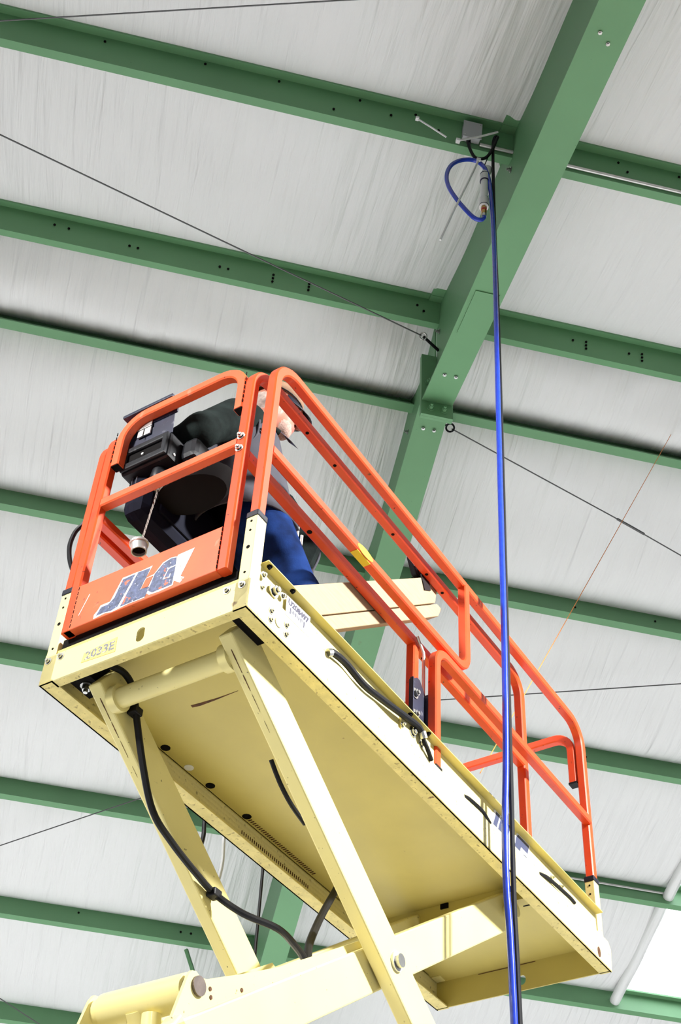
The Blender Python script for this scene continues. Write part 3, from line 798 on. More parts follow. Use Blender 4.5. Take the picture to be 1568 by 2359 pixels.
# weld seams between hook and post
for v in (.1115, W - .1115):
    mb = MB(); mb2 = MB(); z = .955
    while z < 1.10:
        mb.box((UF - .0008, v - .0012, z), (UF + .002, v + .0012, z + .016))
        z += .024
    LB(mb, 'weld_seam', 'dark', fr_)
    mb = MB(); z = .175
    while z < .345:
        mb.box((UF - .0008, v - .0012, z), (UF + .002, v + .0012, z + .014)); z += .020
    LB(mb, 'weld_seam', 'dark', tb)
# logo on the front toe board
def flat(poly, u, name, m, parent, t=.0008):
    return LB(plate(poly, [], 0, u - t, u), name, m, parent)
WB = [(0.505, 0.294), (0.446, 0.293), (0.429, 0.291), (0.382, 0.294), (0.402, 0.247), (0.368, 0.251), (0.339, 0.288), (0.308, 0.295), (0.282, 0.289), (0.277, 0.214), (0.279, 0.166), (0.33, 0.162), (0.373, 0.165), (0.385, 0.176), (0.391, 0.161), (0.454, 0.163), (0.497, 0.158), (0.522, 0.156), (0.552, 0.163), (0.598, 0.157), (0.599, 0.175), (0.587, 0.189), (0.578, 0.207), (0.539, 0.207)]
WT = [(0.281, 0.294), (0.214, 0.296), (0.253, 0.192), (0.236, 0.18), (0.251, 0.164), (0.281, 0.185)]
J = [(0.502, 0.285), (0.451, 0.287), (0.501, 0.17), (0.526, 0.163), (0.559, 0.168), (0.588, 0.167), (0.574, 0.197), (0.544, 0.197), (0.523, 0.215)]
Lt = [(0.44, 0.289), (0.389, 0.286), (0.416, 0.205), (0.378, 0.202), (0.389, 0.165), (0.489, 0.165)]
G = [(0.365, 0.249), (0.335, 0.282), (0.307, 0.29), (0.284, 0.285), (0.282, 0.248), (0.2825, 0.215), (0.284, 0.17), (0.329, 0.171), (0.362, 0.17), (0.38, 0.185), (0.376, 0.202)]
UL = UF + .0005
flat([(v, w + .012) for v, w in WB], UL, 'logo_outline', 'logo_white', tb)
flat([(v, w + .012) for v, w in WT], UL - .0001, 'logo_patch', 'logo_white', tb)
for nm, pl_ in (('logo_letter', J), ('logo_letter', Lt), ('logo_letter', G)):
    flat([(v, w + .012) for v, w in pl_], UL - .0008, nm, 'logo_navy', tb)
for p0, p1 in (((.2825, .249), (.309, .2465)), ((.308, .248), (.323, .209)), ((.323, .2095), (.2985, .2075)), ((.299, .2065), (.297, .218))):
    d_ = Vector((p1[0] - p0[0], p1[1] - p0[1])).normalized() * .0022; n_ = Vector((-d_.y, d_.x))
    q0, q1 = Vector(p0) - d_, Vector(p1) + d_
    flat([(q[0], q[1] + .012) for q in (q0 + n_, q1 + n_, q1 - n_, q0 - n_)], UL - .0016, 'logo_stroke', 'logo_white', tb)
# orange counter of the L notch
flat([(0.398, 0.256), (0.370, 0.256), (0.384, 0.215), (0.412, 0.219)], UL - .0016, 'logo_gap', 'orange_worn', tb)
# scratch
LB(MB().prism([(.640, .295), (.6435, .295), (.672, .215), (.6695, .215)], 0, UL - .0004, UL), 'scratch', 'logo_white', tb)
# logo on the near side toe plate
def flat_v(poly, v, name, m, t=.0008): return LB(plate(poly, [], 1, v - t, v), name, m)
s1w = flat_v([(1.560, .122), (1.598, .2105), (1.640, .2105), (1.705, .2105), (1.740, .2105), (1.706, .122)], .010, 'side_logo_outline', 'sticker')
flat_v([(1.575, .122), (1.612, .206), (1.640, .206), (1.603, .122)], .0092, 'side_logo_letter', 'navy_print').parent = lift
flat_v([(1.614, .122), (1.651, .206), (1.726, .206), (1.692, .122)], .0092, 'side_logo_letter', 'navy_print')
flat_v([(1.742, .122), (1.764, .188), (1.785, .2105), (1.893, .2105), (1.855, .122)], .010, 'side_logo_outline', 'sticker')
flat_v([(1.752, .122), (1.772, .186), (1.790, .205), (1.883, .205), (1.866, .163), (1.810, .163), (1.797, .130), (1.827, .130), (1.832, .143), (1.858, .143), (1.849, .122)], .0092, 'side_logo_letter', 'navy_print')

# gate latch by the mid post
gl = LB(MB().prism([(1.035, .252), (1.035, .455), (1.085, .495), (1.105, .495), (1.150, .445), (1.150, .30), (1.12, .262)], 1, .050, .056), 'gate_latch', 'navyplate', bevel=.002)
LB(MB().box((1.144, .036, .275), (1.152, .056, .45)), 'latch_side', 'navyplate', gl)
LB(MB().box((1.100, .040, .213), (1.135, .058, .285)), 'latch_foot', 'alum', gl)
LB(MB().box((1.033, .0495, .255), (1.039, .036, .46)), 'latch_side', 'navyplate', gl)
for w in (.41, .315):
    hexbolt(Lp((1.068, .050, w)), (0, -1, 0), .014, .014, gl)
LB(MB().tube(arc_path([(1.10, .062, .705), (1.150, .062, .655), (1.150, .060, .28)], .02), .0065, 8), 'latch_wire', 'alum', gl, smooth='auto')

# stains on the deck underside
mb = plate([(.437, .548), (.449, .550), (.454, .52), (.453, .46), (.4475, .36), (.4465, .36), (.446, .44), (.441, .51)], [], 2, .1172, .1178)
LB(mb, 'rust_streak', 'rust', deck)
for u in (.593, .73, .859, 1.089):
    LB(MB().tube([(u, .775, .1182), (u, .775, .1165)], .018, 12), 'drain_hole', 'sticker' if u == .73 else 'dark', deck)
LB(plate([(2.054, .10), (2.150, .10), (2.147, .171), (2.06, .14)], [], 2, .1172, .1178), 'opening', 'dark', deck)
# weld slots along the inside of the far beam
mb = MB()
for i in range(34):
    u = 1.10 + i * .0135
    mb.box((u, .770, .1165), (u + .005, .786, .1182))
    mb.box((u + .004, .8025, .062), (u + .008, .8042, .076))
o = LB(mb, 'rack_slots', 'rust', deck); o['kind'] = 'stuff'

# --- scissor arms
ST = 1.24
HW = .068
def arm(v0, v1, a, b, name='scissor_arm'):
    a, b = Vector((a[0], a[1])), Vector((b[0], b[1]))
    d = (b - a).normalized(); n = Vector((-d.y, d.x))
    q = [a + n * HW, b + n * HW, b - n * HW, a - n * HW]
    return LB(MB().prism([tuple(p) for p in q], 1, v0, v1), name, 'yellow', bevel=.006)
arms = []
for k in range(3):
    dz = -ST * k
    outer = ((.105, .045 + dz), (2.02, -1.275 + dz)) if True else None
    inner = ((2.02, .045 + dz), (.105, -1.275 + dz))
    if k > 0:
        outer = ((.11, .04 + dz), outer[1]); inner = ((2.02, .04 + dz), inner[1])
    # alternate stages nest: outer pair joins the next stage's inner pair
    vo0, vi0 = (.100, .158) if k % 2 == 0 else (.158, .100)
    for far in (0, 1):
        def rng(v): return (v, v + .05) if not far else (.76 - v - .05, .76 - v)
        o1 = arm(*rng(vo0), *outer)
        o2 = arm(*rng(vi0), *inner)
        arms.append((k, far, o1, o2))
        v = rng(min(vo0, vi0))[0] if not far else rng(min(vo0, vi0))[1]
        sgn = -1 if not far else 1
        c = (1.063, v, -.615 + dz)
        LB(MB().tube([(c[0], c[1], c[2]), (c[0], c[1] + sgn * .008, c[2])], .032, 20), 'pivot_washer', 'alum', o1 if vo0 < vi0 else o2)
        LB(MB().tube([(c[0], c[1] + sgn * .006, c[2]), (c[0], c[1] + sgn * .022, c[2])], .022, 16), 'pivot_pin', 'steel', o1 if vo0 < vi0 else o2)
    LB(MB().tube([(1.063, .2, -.615 + dz), (1.063, .56, -.615 + dz)], .035, 16), 'centre_tube', 'yellow', smooth='auto')
LB(MB().tube([(.150, .145, -.028), (.150, .62, -.028)], .034, 18), 'cross_tube', 'yellow', smooth='auto')
for v in (.150, .585):
    LB(MB().tube([(.150, v, -.028), (.150, v + .03, -.028)], .046, 18), 'tube_collar', 'yellow', smooth='auto')
LB(MB().tube([(1.96, .11, .0), (1.96, .65, .0)], .028, 14), 'cross_tube', 'yellow', smooth='auto')
for k in range(1, 3):
    for u in (.15, 1.975):
        LB(MB().tube([(u, .13, -ST * k + .01), (u, .63, -ST * k + .01)], .026, 12), 'cross_tube', 'yellow', smooth='auto')
# rust line and rub marks on the arms
near_o = arms[0][2]; far_o = arms[1][2]
def arm_pt(s, off, v):
    a, b = Vector((.105, .045)), Vector((2.02, -1.275)); d = (b - a).normalized(); n = Vector((-d.y, d.x))
    p = a + d * s + n * off; return (p.x, v, p.y)
for o_, v in ((near_o, .125), (far_o, .635)):
    for s0, s1, ww in ((.05, .13, .0032), (.135, .19, .0028), (.20, .26, .0016), (.29, .33, .001)):
        mb = MB(); up_, dn_ = [], []
        for i in range(9):
            t = i / 8; ss = s0 + (s1 - s0) * t
            p = arm_pt(ss, -HW - .0008, v); k = ww * (.55 + .9 * abs(noise.noise(Vector((ss * 70, v * 9, 1))))) * (1 - .5 * t) * min(1, 6 * t + .3)
            up_.append((p[0], v + k, p[2])); dn_.append((p[0], v - k, p[2]))
        LB(mb.add(up_ + dn_, [(i, i + 1, 9 + i + 1, 9 + i) for i in range(8)]), 'rust_streak', 'rust', o_)
# slide block at the far arm; near block coloured black for the corner's shade
LB(MB().box((.03, .66, .03), (.16, .74, .11)), 'dark_corner_block', 'dark')
LB(MB().box((.03, .06, .03), (.20, .10, .11)), 'dark_corner_block', 'dark')
hexbolt(Lp((.10, .70, .03)), (0, 0, -1), .014, .02, lift)

# lifting cylinder brackets on the inner arms
BR = [(.090, -1.268), (.129, -1.178), (.176, -1.030), (.188, -1.012), (.205, -1.008), (.228, -1.016), (.252, -1.009), (.290, -.988), (.398, -.930), (.552, -.843), (.675, -.764), (.806, -.678), (.961, -.575), (1.02, -.60), (.30, -1.16)]
brk = LB(MB().prism(BR, 1, .176, .186), 'cylinder_bracket', 'yellow')
LB(MB().prism([(p[0], p[1]) for p in BR], 1, .50, .51), 'cylinder_bracket', 'yellow')
LB(MB().tube([(.218, .176, -1.043), (.218, .168, -1.043)], .026, 20), 'pin_head', 'oldsteel', brk)
for (u, w) in ((.268, -1.028), (.275, -1.048), (.40, -.975)):
    LB(MB().tube([(u, .176, w), (u, .174, w)], .006, 8), 'pin_hole', 'rust', brk)
LB(MB().tube([(.218, .200, -1.050), (.218, .475, -1.050)], .047, 24), 'cylinder_trunnion', 'yellow', smooth='auto')
LB(MB().tube([(.218, .186, -1.050), (.218, .205, -1.050)], .036, 20), 'trunnion_collar', 'steel', smooth='auto')
LB(MB().tube([(.218, .475, -1.050), (.218, .50, -1.050)], .038, 20), 'trunnion_collar', 'yellow', smooth='auto')
LB(MB().tube([(.218, .36, -1.06), (.75, .36, -1.60), (1.2, .36, -2.05)], [.045, .045, .045], 16), 'cylinder_barrel', 'yellow', smooth='auto')
LB(MB().tube([(.20, .30, -1.10), (.205, .30, -1.155)], .026, 14), 'port_boss', 'yellow', smooth='auto')

# hoses on the scissor stack
H1 = [(0.07, 0.6, 0.057), (0.143, 0.59, 0.069), (0.197, 0.585, 0.034), (0.225, 0.585, -0.034), (0.305, 0.585, -0.201), (0.382, 0.585, -0.315), (0.489, 0.585, -0.365), (0.623, 0.585, -0.403), (0.733, 0.585, -0.424), (0.782, 0.5, -0.49), (0.812, 0.38, -0.556), (0.773, 0.28, -0.655), (0.718, 0.2, -0.746), (.705, .195, -.79)]
H2 = [(1.25, .46, -.17), (1.204, 0.45, -0.233), (1.114, 0.42, -0.342), (0.995, 0.36, -0.46), (0.831, 0.27, -0.624), (0.729, 0.2, -0.741), (.715, .195, -.79)]
h1 = LB(MB().tube(smooth_path(H1, 6), .0115, 10), 'hydraulic_hose', 'black', smooth='auto')
LB(MB().tube(smooth_path(H2, 6), .013, 10), 'hydraulic_hose', 'black', smooth='auto')
LB(MB().tube(smooth_path([(0.585, 0.3, -0.09), (0.617, 0.3, -0.121), (0.659, 0.3, -0.154), (0.72, 0.3, -0.186), (.80, .3, -.21)], 5), .008, 8), 'hydraulic_hose', 'black', smooth='auto')
for i in (3, 8):
    p = Vector(H1[i]); LB(MB().box(p - Vector((.022, .016, .014)), p + Vector((.018, .02, .014))), 'hose_clamp', 'black', h1, bevel=.004)
LB(MB().tube(smooth_path([(.908, .82, .03), (.908, .82, -.004), (.912, .82, -.05), (.90, .82, -.122), (.895, .815, -.16)], 5), .008, 8), 'wire_lead', 'black', smooth='auto')
LB(MB().tube(smooth_path([(1.03, .82, .03), (1.027, .82, -.002), (1.035, .82, -.08), (1.028, .82, -.15), (1.005, .815, -.205)], 5), .007, 8), 'wire_lead', 'grey_box', smooth='auto')
LB(MB().tube(smooth_path([(1.277, .82, .03), (1.277, .82, 0), (1.28, .82, -.2), (1.284, .82, -.38), (1.29, .80, -.8), (1.3, .76, -1.6)], 5), .006, 8), 'wire_lead', 'black', smooth='auto')
LB(MB().tube(smooth_path([(.03, .80, .79), (.03, .835, .755), (.025, .858, .72), (.022, .862, .65), (.02, .83, .55), (.02, .775, .455), (.02, .735, .395), (.03, .70, .33)], 6), .0085, 8), 'control_cable', 'black', smooth='auto')
LB(MB().tube(smooth_path([(.02, .76, .47), (.022, .74, .42), (.03, .715, .36), (.03, .70, .32)], 6), .0095, 8), 'control_cable', 'black', smooth='auto')

# --- chassis on the floor
zc = -W0
ch = LB(MB().box((.02, .03, zc + .14), (2.35, .78, zc + .52)), 'chassis', 'yellow', bevel=.02)
LB(MB().box((.3, -.005, zc + .18), (1.9, .03, zc + .50)), 'battery_door', 'orange', ch, bevel=.01)
LB(MB().box((.3, .78, zc + .18), (1.9, .815, zc + .50)), 'battery_door', 'orange', ch, bevel=.01)
for u in (.22, 2.15):
    for v in (.0, .72):
        wl = LB(MB().tube([(u, v, zc + .165), (u, v + .09, zc + .165)], .165, 28), 'wheel', 'black', smooth='auto')
        LB(MB().tube([(u, v - .003, zc + .165), (u, v + .093, zc + .165)], .09, 20), 'hub', 'alum', wl, smooth='auto')

# ------------------------------------------------------------------ control box, tray and bag on the front gate
LM = lift.matrix_basis.copy()
def lift_thing(name, uvw, label, cat):
    p = Matrix.Rotation(LYAW, 4, 'Z') @ Vector((uvw[0], uvw[1], uvw[2] + W0))
    o = empty(name, (p.x - .25783, p.y + 3.04547, p.z), LYAW); o['_o'] = uvw
    del o['_o']
    tag(o, label, cat); return o
class RelB:
    def __init__(s, name, uvw, label, cat): s.o = lift_thing(name, uvw, label, cat); s.b = uvw
    def add(s, mb, name, m, parent=None, **k):
        mb.v = [(p[0] - s.b[0], p[1] - s.b[1], p[2] - s.b[2]) for p in mb.v]
        return mb.build(name, m, parent or s.o, **k)
cb = RelB('control_box', (.08, .57, .90), 'black platform control box hanging inside the front top rail', 'control box')
# hanger plate slopes back from the rail to the box
cb.add(MB().add([(.012, .470, 1.152), (.012, .690, 1.152), (.020, .690, 1.045), (.020, .470, 1.045), (.015, .470, 1.152), (.015, .690, 1.152), (.023, .690, 1.045), (.023, .470, 1.045)],
       [(0, 1, 2, 3), (4, 7, 6, 5), (0, 4, 5, 1), (1, 5, 6, 2), (2, 6, 7, 3), (3, 7, 4, 0)]), 'hanger_plate', 'navyplate')
cb.add(MB().box((.018, .470, .925), (.165, .690, 1.050)), 'box_body', 'blackplastic', bevel=.012)
cb.add(MB().box((.014, .500, .965), (.030, .660, 1.012)), 'recess', 'dark', bevel=.006)
fr2 = cb.add(plate([(.475, .930), (.685, .930), (.685, 1.042), (.475, 1.042)], [[(.500, .962), (.660, .962), (.660, 1.014), (.500, 1.014)]], 0, .004, .020), 'bumper_frame', 'blackplastic', bevel=.006)
cb.add(MB().tube([(.013, .585, .978), (.006, .585, .978)], .006, 10), 'screw', 'alum')
cb.add(MB().box((.006, .570, 1.085), (.013, .632, 1.150)), 'latch', 'alum', bevel=.002)
cb.add(MB().box((.002, .566, 1.120), (.010, .636, 1.150)), 'latch_catch', 'steel', bevel=.002)
cb.add(MB().box((.004, .600, 1.072), (.0055, .603, 1.118)), 'latch_pin', 'dark')
cb.add(MB().box((UF - .002, .455, 1.188), (.020, .690, 1.203)), 'rail_hook', 'navyplate', bevel=.003)
cb.add(MB().box((UF + TB, .455, 1.14), (UF + TB + .006, .690, 1.19)), 'rail_hook_back', 'navyplate')
# side pod (joystick guard)
cb.add(MB().box((.075, .395, .945), (.190, .470, 1.045)), 'joystick_guard', 'blackplastic', bevel=.022)
cb.add(MB().tube([(.10, .60, 1.04), (.10, .60, 1.10)], [.012, .009], 10), 'joystick', 'black')
for (u, w) in ((.05, .95), (.12, .95), (.14, 1.02)):
    cb.add(MB().tube([(u, .470, w), (u, .466, w)], .006, 8), 'screw', 'steel')
cb.add(MB().tube([(.075, .545, .925), (.075, .545, .885), (.075, .545, .87)], [.030, .034, .030], 16), 'socket', 'blackplastic', smooth='auto')
cb.add(MB().tube([(.075, .545, .87), (.075, .545, .845)], .024, 14), 'socket_ring', 'alum', smooth='auto')
# dark tray under the box
ty = RelB('tool_tray', (.16, .45, .825), 'dark oval plastic tray below the control box', 'tray')
ring = []
mb = MB(); nseg = 28
for (k, w) in ((.55, .825), (.85, .838), (1.0, .872), (1.03, .885), (.97, .885), (.80, .855), (.4, .845)):
    ring.append([(.165 + .105 * k * math.cos(2 * PI * i / nseg), .455 + .165 * k * math.sin(2 * PI * i / nseg), w) for i in range(nseg)])
vs = [p for r_ in ring for p in r_]
fs = [(a * nseg + i, a * nseg + (i + 1) % nseg, (a + 1) * nseg + (i + 1) % nseg, (a + 1) * nseg + i) for a in range(len(ring) - 1) for i in range(nseg)]
fs += [tuple(range(nseg)), tuple((len(ring) - 1) * nseg + i for i in range(nseg))]
ty.add(mb.add(vs, fs), 'dish', 'dark', smooth='auto')
# bag
bgc = RelB('storage_bag', (.33, .64, .745), 'large dark navy storage bag hung on the far guardrail behind the plug cap', 'bag')
bgc.add(MB().box((.055, .585, .745), (.62, .694, 1.06)), 'body', 'navybag', bevel=.045)
bgc.add(MB().box((.14, .576, .80), (.52, .590, 1.0)), 'pocket', 'navybag', bevel=.006)
for v in (.655, .635):
    bgc.add(MB().tube([(.054, v, .99), (.054, v, .84)], .0035, 6), 'zip_piping', 'vest')

# connector on a chain
cn = RelB('plug_cap', (.03, .518, .47), 'silver plug cap dangling on a thin chain over the front toe board', 'plug')
mb = MB()
n_l = 24
for i in range(n_l):
    z = .845 - (.845 - .535) * i / (n_l - 1)
    u = .060 - .030 * i / (n_l - 1)
    t = .0035
    if i % 2: mb.box((u - .0012, .518 - t, z - .008), (u + .0012, .518 + t, z + .008))
    else: mb.box((u - t, .518 - .0012, z - .008), (u + t, .518 + .0012, z + .008))
cn.add(mb, 'chain', 'oldsteel')
def lathe(prof, c, ax, n=24):
    ax = Vector(ax).normalized(); u_ = ax.orthogonal().normalized(); v_ = ax.cross(u_); c = Vector(c); mb = MB(); vs = []
    for (r, h) in prof:
        for i in range(n):
            a = 2 * PI * i / n; vs.append(c + ax * h + (u_ * math.cos(a) + v_ * math.sin(a)) * r)
    fs = [(j * n + i, j * n + (i + 1) % n, (j + 1) * n + (i + 1) % n, (j + 1) * n + i) for j in range(len(prof) - 1) for i in range(n)]
    return mb.add(vs, fs)
cn.add(lathe([(.001, .058), (.018, .056), (.028, .046), (.033, .040), (.033, .032), (.029, .030), (.027, 0), (.023, 0), (.023, .025), (.001, .026)], (.028, .518, .475), (-.10, .10, 1)), 'cap_body', 'alum', smooth='auto')
cn.add(lathe([(.001, .012), (.0225, .012)], (.028, .518, .475), (-.10, .10, 1)), 'cap_inside', 'dark')

# ------------------------------------------------------------------ lumber and clamp
def plank(name, a, b, h, v0, v1, label, cut=0):
    """a,b = (u,w) of the top edge ends, h = board depth perpendicular"""
    A, B = Vector(a), Vector(b); d = (B - A).normalized(); n = Vector((d.y, -d.x))
    base = (A.x, (v0 + v1) / 2, (A + n * h).y)
    r = RelB(name, base, label, 'lumber')
    en = Vector((-.18, -1)).normalized()
    q = [A, B, B + en * (h / max(.2, abs(en.dot(n)))), A + n * h]
    if cut: q = [A, B - d * .0, B + d * .03 + n * h * .45, B - d * .03 + n * h, A + n * h]
    r.add(MB().prism([tuple(p) for p in q], 1, v0, v1), 'board', 'wood', bevel=.003)
    return r
plank('lumber_board', (.135, .222), (1.360, 1.240), .112, .113, .151, 'upper pale pine board leaning inside the near guardrail, clamp at its end')
plank('lumber_board', (.28, .192), (1.345, 1.076), .052, .113, .175, 'lower pale pine board beneath the other, with an angled cut end', cut=1)
cl = RelB('spring_clamp', (1.22, .14, 1.12), 'black spring clamp standing on the end of the upper pine board', 'clamp')
cl.add(MB().prism([(1.236, 1.135), (1.196, 1.125), (1.150, 1.195), (1.156, 1.222), (1.180, 1.238), (1.200, 1.228)], 1, .125, .150), 'handle', 'black', bevel=.006)
cl.add(MB().prism([(1.250, 1.145), (1.286, 1.165), (1.284, 1.255), (1.262, 1.262), (1.244, 1.245)], 1, .130, .155), 'handle', 'blackplastic', bevel=.006)
cl.add(MB().tube([(1.225, .118, 1.165), (1.225, .160, 1.165)], .014, 12), 'spring', 'steel')
cl.add(MB().prism([(1.205, 1.13), (1.26, 1.16), (1.285, 1.10), (1.235, 1.065)], 1, .108, .1128), 'jaw', 'black')
cl.add(MB().prism([(1.205, 1.13), (1.26, 1.16), (1.285, 1.10), (1.235, 1.065)], 1, .1512, .156), 'jaw', 'black')

# ------------------------------------------------------------------ the man (implicit body, one continuous surface)
CMU, CMV = .55, .45
man = lift_thing('person', (CMU, CMV, .130), 'man in grey vest and blue jeans standing on the lift platform, looking right', 'person')
man.rotation_euler = (0, 0, LYAW - PI / 4)

prims = []   # (kind, data, k, material)
def cap_(a, b, ra, rb, k, m_): prims.append(('c', (np.array(a, float), np.array(b, float), ra, rb), k, m_))
def ell_(c, r, k, m_, R=None): prims.append(('e', (np.array(c, float), np.array(r, float), R), k, m_))
# torso
ell_((.00, 0, .86), (.125, .165, .13), .06, 'jeans')
ell_((-.045, 0, 1.0), (.130, .160, .17), .06, 'sleeve')
ell_((-.085, 0, 1.18), (.125, .175, .17), .06, 'sleeve')
cap_((-.11, -.15, 1.285), (-.11, .15, 1.285), .075, .075, .05, 'sleeve')
cap_((-.085, 0, 1.33), (-.03, 0, 1.46), .066, .060, .03, 'skin')
# legs
for s in (-1, 1):
    cap_((.01, s * .092, .83), (.175, s * .11, .48), .095, .066, .05, 'jeans')
    cap_((.175, s * .11, .48), (.07, s * .115, .10), .066, .048, .03, 'jeans')
    ell_((.115, s * .12, .045), (.135, .048, .048), .02, 'boot')
# right arm (y negative), reaching back to the controls
SR, ER, HR = (-.165, -.188, 1.245), (-.285, -.300, 1.02), (-.375, -.235, 1.005)
cap_(SR, ER, .080, .064, .05, 'sleeve'); cap_(ER, HR, .062, .045, .03, 'sleeve')
# left arm hanging in front, hand at the pocket
SL_, EL, HL = (-.09, .185, 1.26), (.115, .225, 1.03), (.205, .135, .90)
cap_(SL_, EL, .078, .064, .05, 'sleeve'); cap_(EL, HL, .066, .056, .03, 'sleeve')
def hand(w, d, side, curl):
    w, d = Vector(w), Vector(d).normalized()
    up_ = Vector((0, side, 0)); ac = d.cross(up_).normalized(); pn = ac.cross(d).normalized()
    palm = w + d * .045
    cap_(w, w + d * .05, .026, .032, .015, 'skin'); cap_(w + d * .05 - ac * .018, w + d * .05 + ac * .018, .020, .020, .012, 'skin')
    for i, ln in enumerate((.068, .078, .072, .056)):
        b0 = w + d * .07 + ac * (-.030 + .020 * i)
        m1 = b0 + d * ln * .5 - pn * ln * .15 * curl
        m2 = m1 + d * ln * .35 - pn * ln * .5 * curl
        cap_(b0, m1, .0098, .0092, .004, 'skin'); cap_(m1, m2, .0092, .008, .004, 'skin')
    t0 = w + d * .025 - ac * .028; t1 = t0 + d * .03 - ac * .022; t2 = t1 + d * .026 - pn * .012
    cap_(t0, t1, .012, .0105, .006, 'skin'); cap_(t1, t2, .0105, .009, .004, 'skin')
hand(HR, (-.80, .45, -.20), -1, .7)
hand(HL, (-.05, -.15, -.95), 1, 1.0)
# head, pitched down a little
HP = math.radians(17)
RH = np.array([[math.cos(HP), 0, math.sin(HP)], [0, 1, 0], [-math.sin(HP), 0, math.cos(HP)]])
HC = np.array([.013, 0, 1.548])
def hp(p): return HC + RH @ np.array(p, float)
ell_(hp((-.012, 0, .035)), (.102, .078, .105), .02, 'skin', RH)
ell_(hp((.030, 0, -.055)), (.066, .060, .070), .03, 'skin', RH)
ell_(hp((.072, 0, -.105)), (.026, .028, .024), .025, 'beard', RH)
ell_(hp((.060, 0, -.088)), (.036, .048, .036), .02, 'beard', RH)
ell_(hp((.084, 0, .030)), (.022, .052, .016), .015, 'skin', RH)
cap_(hp((.092, 0, .015)), hp((.124, 0, -.034)), .010, .0150, .012, 'skin')
for s in (-1, 1):
    ell_(hp((.108, s * .012, -.034)), (.011, .009, .009), .006, 'skin', RH)
    ell_(hp((.066, s * .040, -.015)), (.030, .024, .026), .02, 'skin', RH)
    ell_(hp((-.018, s * .079, -.005)), (.022, .010, .034), .006, 'skin', RH)
    ell_(hp((.0, s * .062, -.045)), (.030, .014, .045), .015, 'beard', RH)
    ell_(hp((.084, s * .030, .010)), (.012, .013, .009), .006, 'skin', RH)
ell_(hp((.094, 0, -.062)), (.014, .026, .007), .006, 'lip', RH)
ell_(hp((.092, 0, -.076)), (.013, .023, .007), .006, 'lip', RH)
ell_(hp((-.055, 0, -.010)), (.060, .070, .062), .02, 'hair', RH)

def implicit_mesh(prims, h):
    lo = np.array([1e9] * 3); hi = -lo
    bbs = []
    for kd, d, k, m_ in prims:
        if kd == 'c': a = np.minimum(d[0] - d[2], d[1] - d[3]); b = np.maximum(d[0] + d[2], d[1] + d[3])
        else: r = d[1].max(); a, b = d[0] - r, d[0] + r
        a, b = a - .09, b + .09
        bbs.append((a, b)); lo = np.minimum(lo, a); hi = np.maximum(hi, b)
    n = np.ceil((hi - lo) / h).astype(int) + 1
    F = np.full(n, 1.0, np.float32)
    for (kd, d, k, m_), (a, b) in zip(prims, bbs):
        i0 = np.maximum(0, np.floor((a - lo) / h).astype(int)); i1 = np.minimum(n, np.ceil((b - lo) / h).astype(int) + 1)
        gx, gy, gz = [lo[q] + h * np.arange(i0[q], i1[q]) for q in range(3)]
        Pn = np.stack(np.meshgrid(gx, gy, gz, indexing='ij'), -1)
        D = dist(kd, d, Pn)
        sub = F[i0[0]:i1[0], i0[1]:i1[1], i0[2]:i1[2]]
        hh = np.clip(.5 + .5 * (sub - D) / k, 0, 1)
        sub[...] = sub * (1 - hh) + D * hh - k * hh * (1 - hh)
    # surface nets
    S = F < 0
    nx, ny, nz = n
    c = np.zeros((nx - 1, ny - 1, nz - 1), np.int8)
    for dx in (0, 1):
        for dy in (0, 1):
            for dz in (0, 1): c += S[dx:nx - 1 + dx, dy:ny - 1 + dy, dz:nz - 1 + dz]
    act = (c > 0) & (c < 8)
    idx = np.full(act.shape, -1, np.int64); ii = np.argwhere(act); idx[act] = np.arange(len(ii))
    acc = np.zeros((len(ii), 3)); cnt = np.zeros(len(ii))
    cor = [(x, y, z) for x in (0, 1) for y in (0, 1) for z in (0, 1)]
    for a in range(8):
        for b in range(a + 1, 8):
            df = np.array(cor[b]) - np.array(cor[a])
            if np.abs(df).sum() != 1: continue
            A, B = ii + cor[a], ii + cor[b]
            fa, fb = F[A[:, 0], A[:, 1], A[:, 2]], F[B[:, 0], B[:, 1], B[:, 2]]
            mk = (fa < 0) != (fb < 0)
            t = np.where(mk, fa / np.where(mk, fa - fb, 1), 0)
            acc[mk] += (A + t[:, None] * df)[mk]; cnt[mk] += 1
    V = lo + h * acc / cnt[:, None]
    quads = []
    for ax in range(3):
        o1, o2 = [q for q in range(3) if q != ax]
        s0 = [slice(None)] * 3; s1 = [slice(None)] * 3; s0[ax] = slice(0, n[ax] - 1); s1[ax] = slice(1, n[ax])
        ch = S[tuple(s0)] != S[tuple(s1)]
        E = np.argwhere(ch); E = E[(E[:, o1] > 0) & (E[:, o2] > 0) & (E[:, o1] < n[o1] - 1) & (E[:, o2] < n[o2] - 1)]
        flip = S[E[:, 0], E[:, 1], E[:, 2]]
        if ax == 1: flip = ~flip
        q = []
        for d1, d2 in ((0, 0), (1, 0), (1, 1), (0, 1)):
            T = E.copy(); T[:, o1] -= d1; T[:, o2] -= d2; q.append(idx[T[:, 0], T[:, 1], T[:, 2]])
        q = np.stack(q, 1); q[~flip] = q[~flip][:, ::-1]; quads.append(q)
    return V, np.concatenate(quads)
def dist(kd, d, Pn):
    if kd == 'c':
        a, b, ra, rb = d; ba = b - a; t = np.clip(((Pn - a) @ ba) / (ba @ ba), 0, 1)
        return np.linalg.norm(Pn - a - t[..., None] * ba, axis=-1) - (ra + (rb - ra) * t)
    c, r, R = d; q = Pn - c
    if R is not None: q = q @ R
    k0 = np.linalg.norm(q / r, axis=-1); k1 = np.linalg.norm(q / (r * r), axis=-1)
    return k0 * (k0 - 1) / np.maximum(k1, 1e-6)
V, Q = implicit_mesh(prims, .0075)
me = bpy.data.meshes.new('body')
me.from_pydata(V.tolist(), [], Q.tolist())
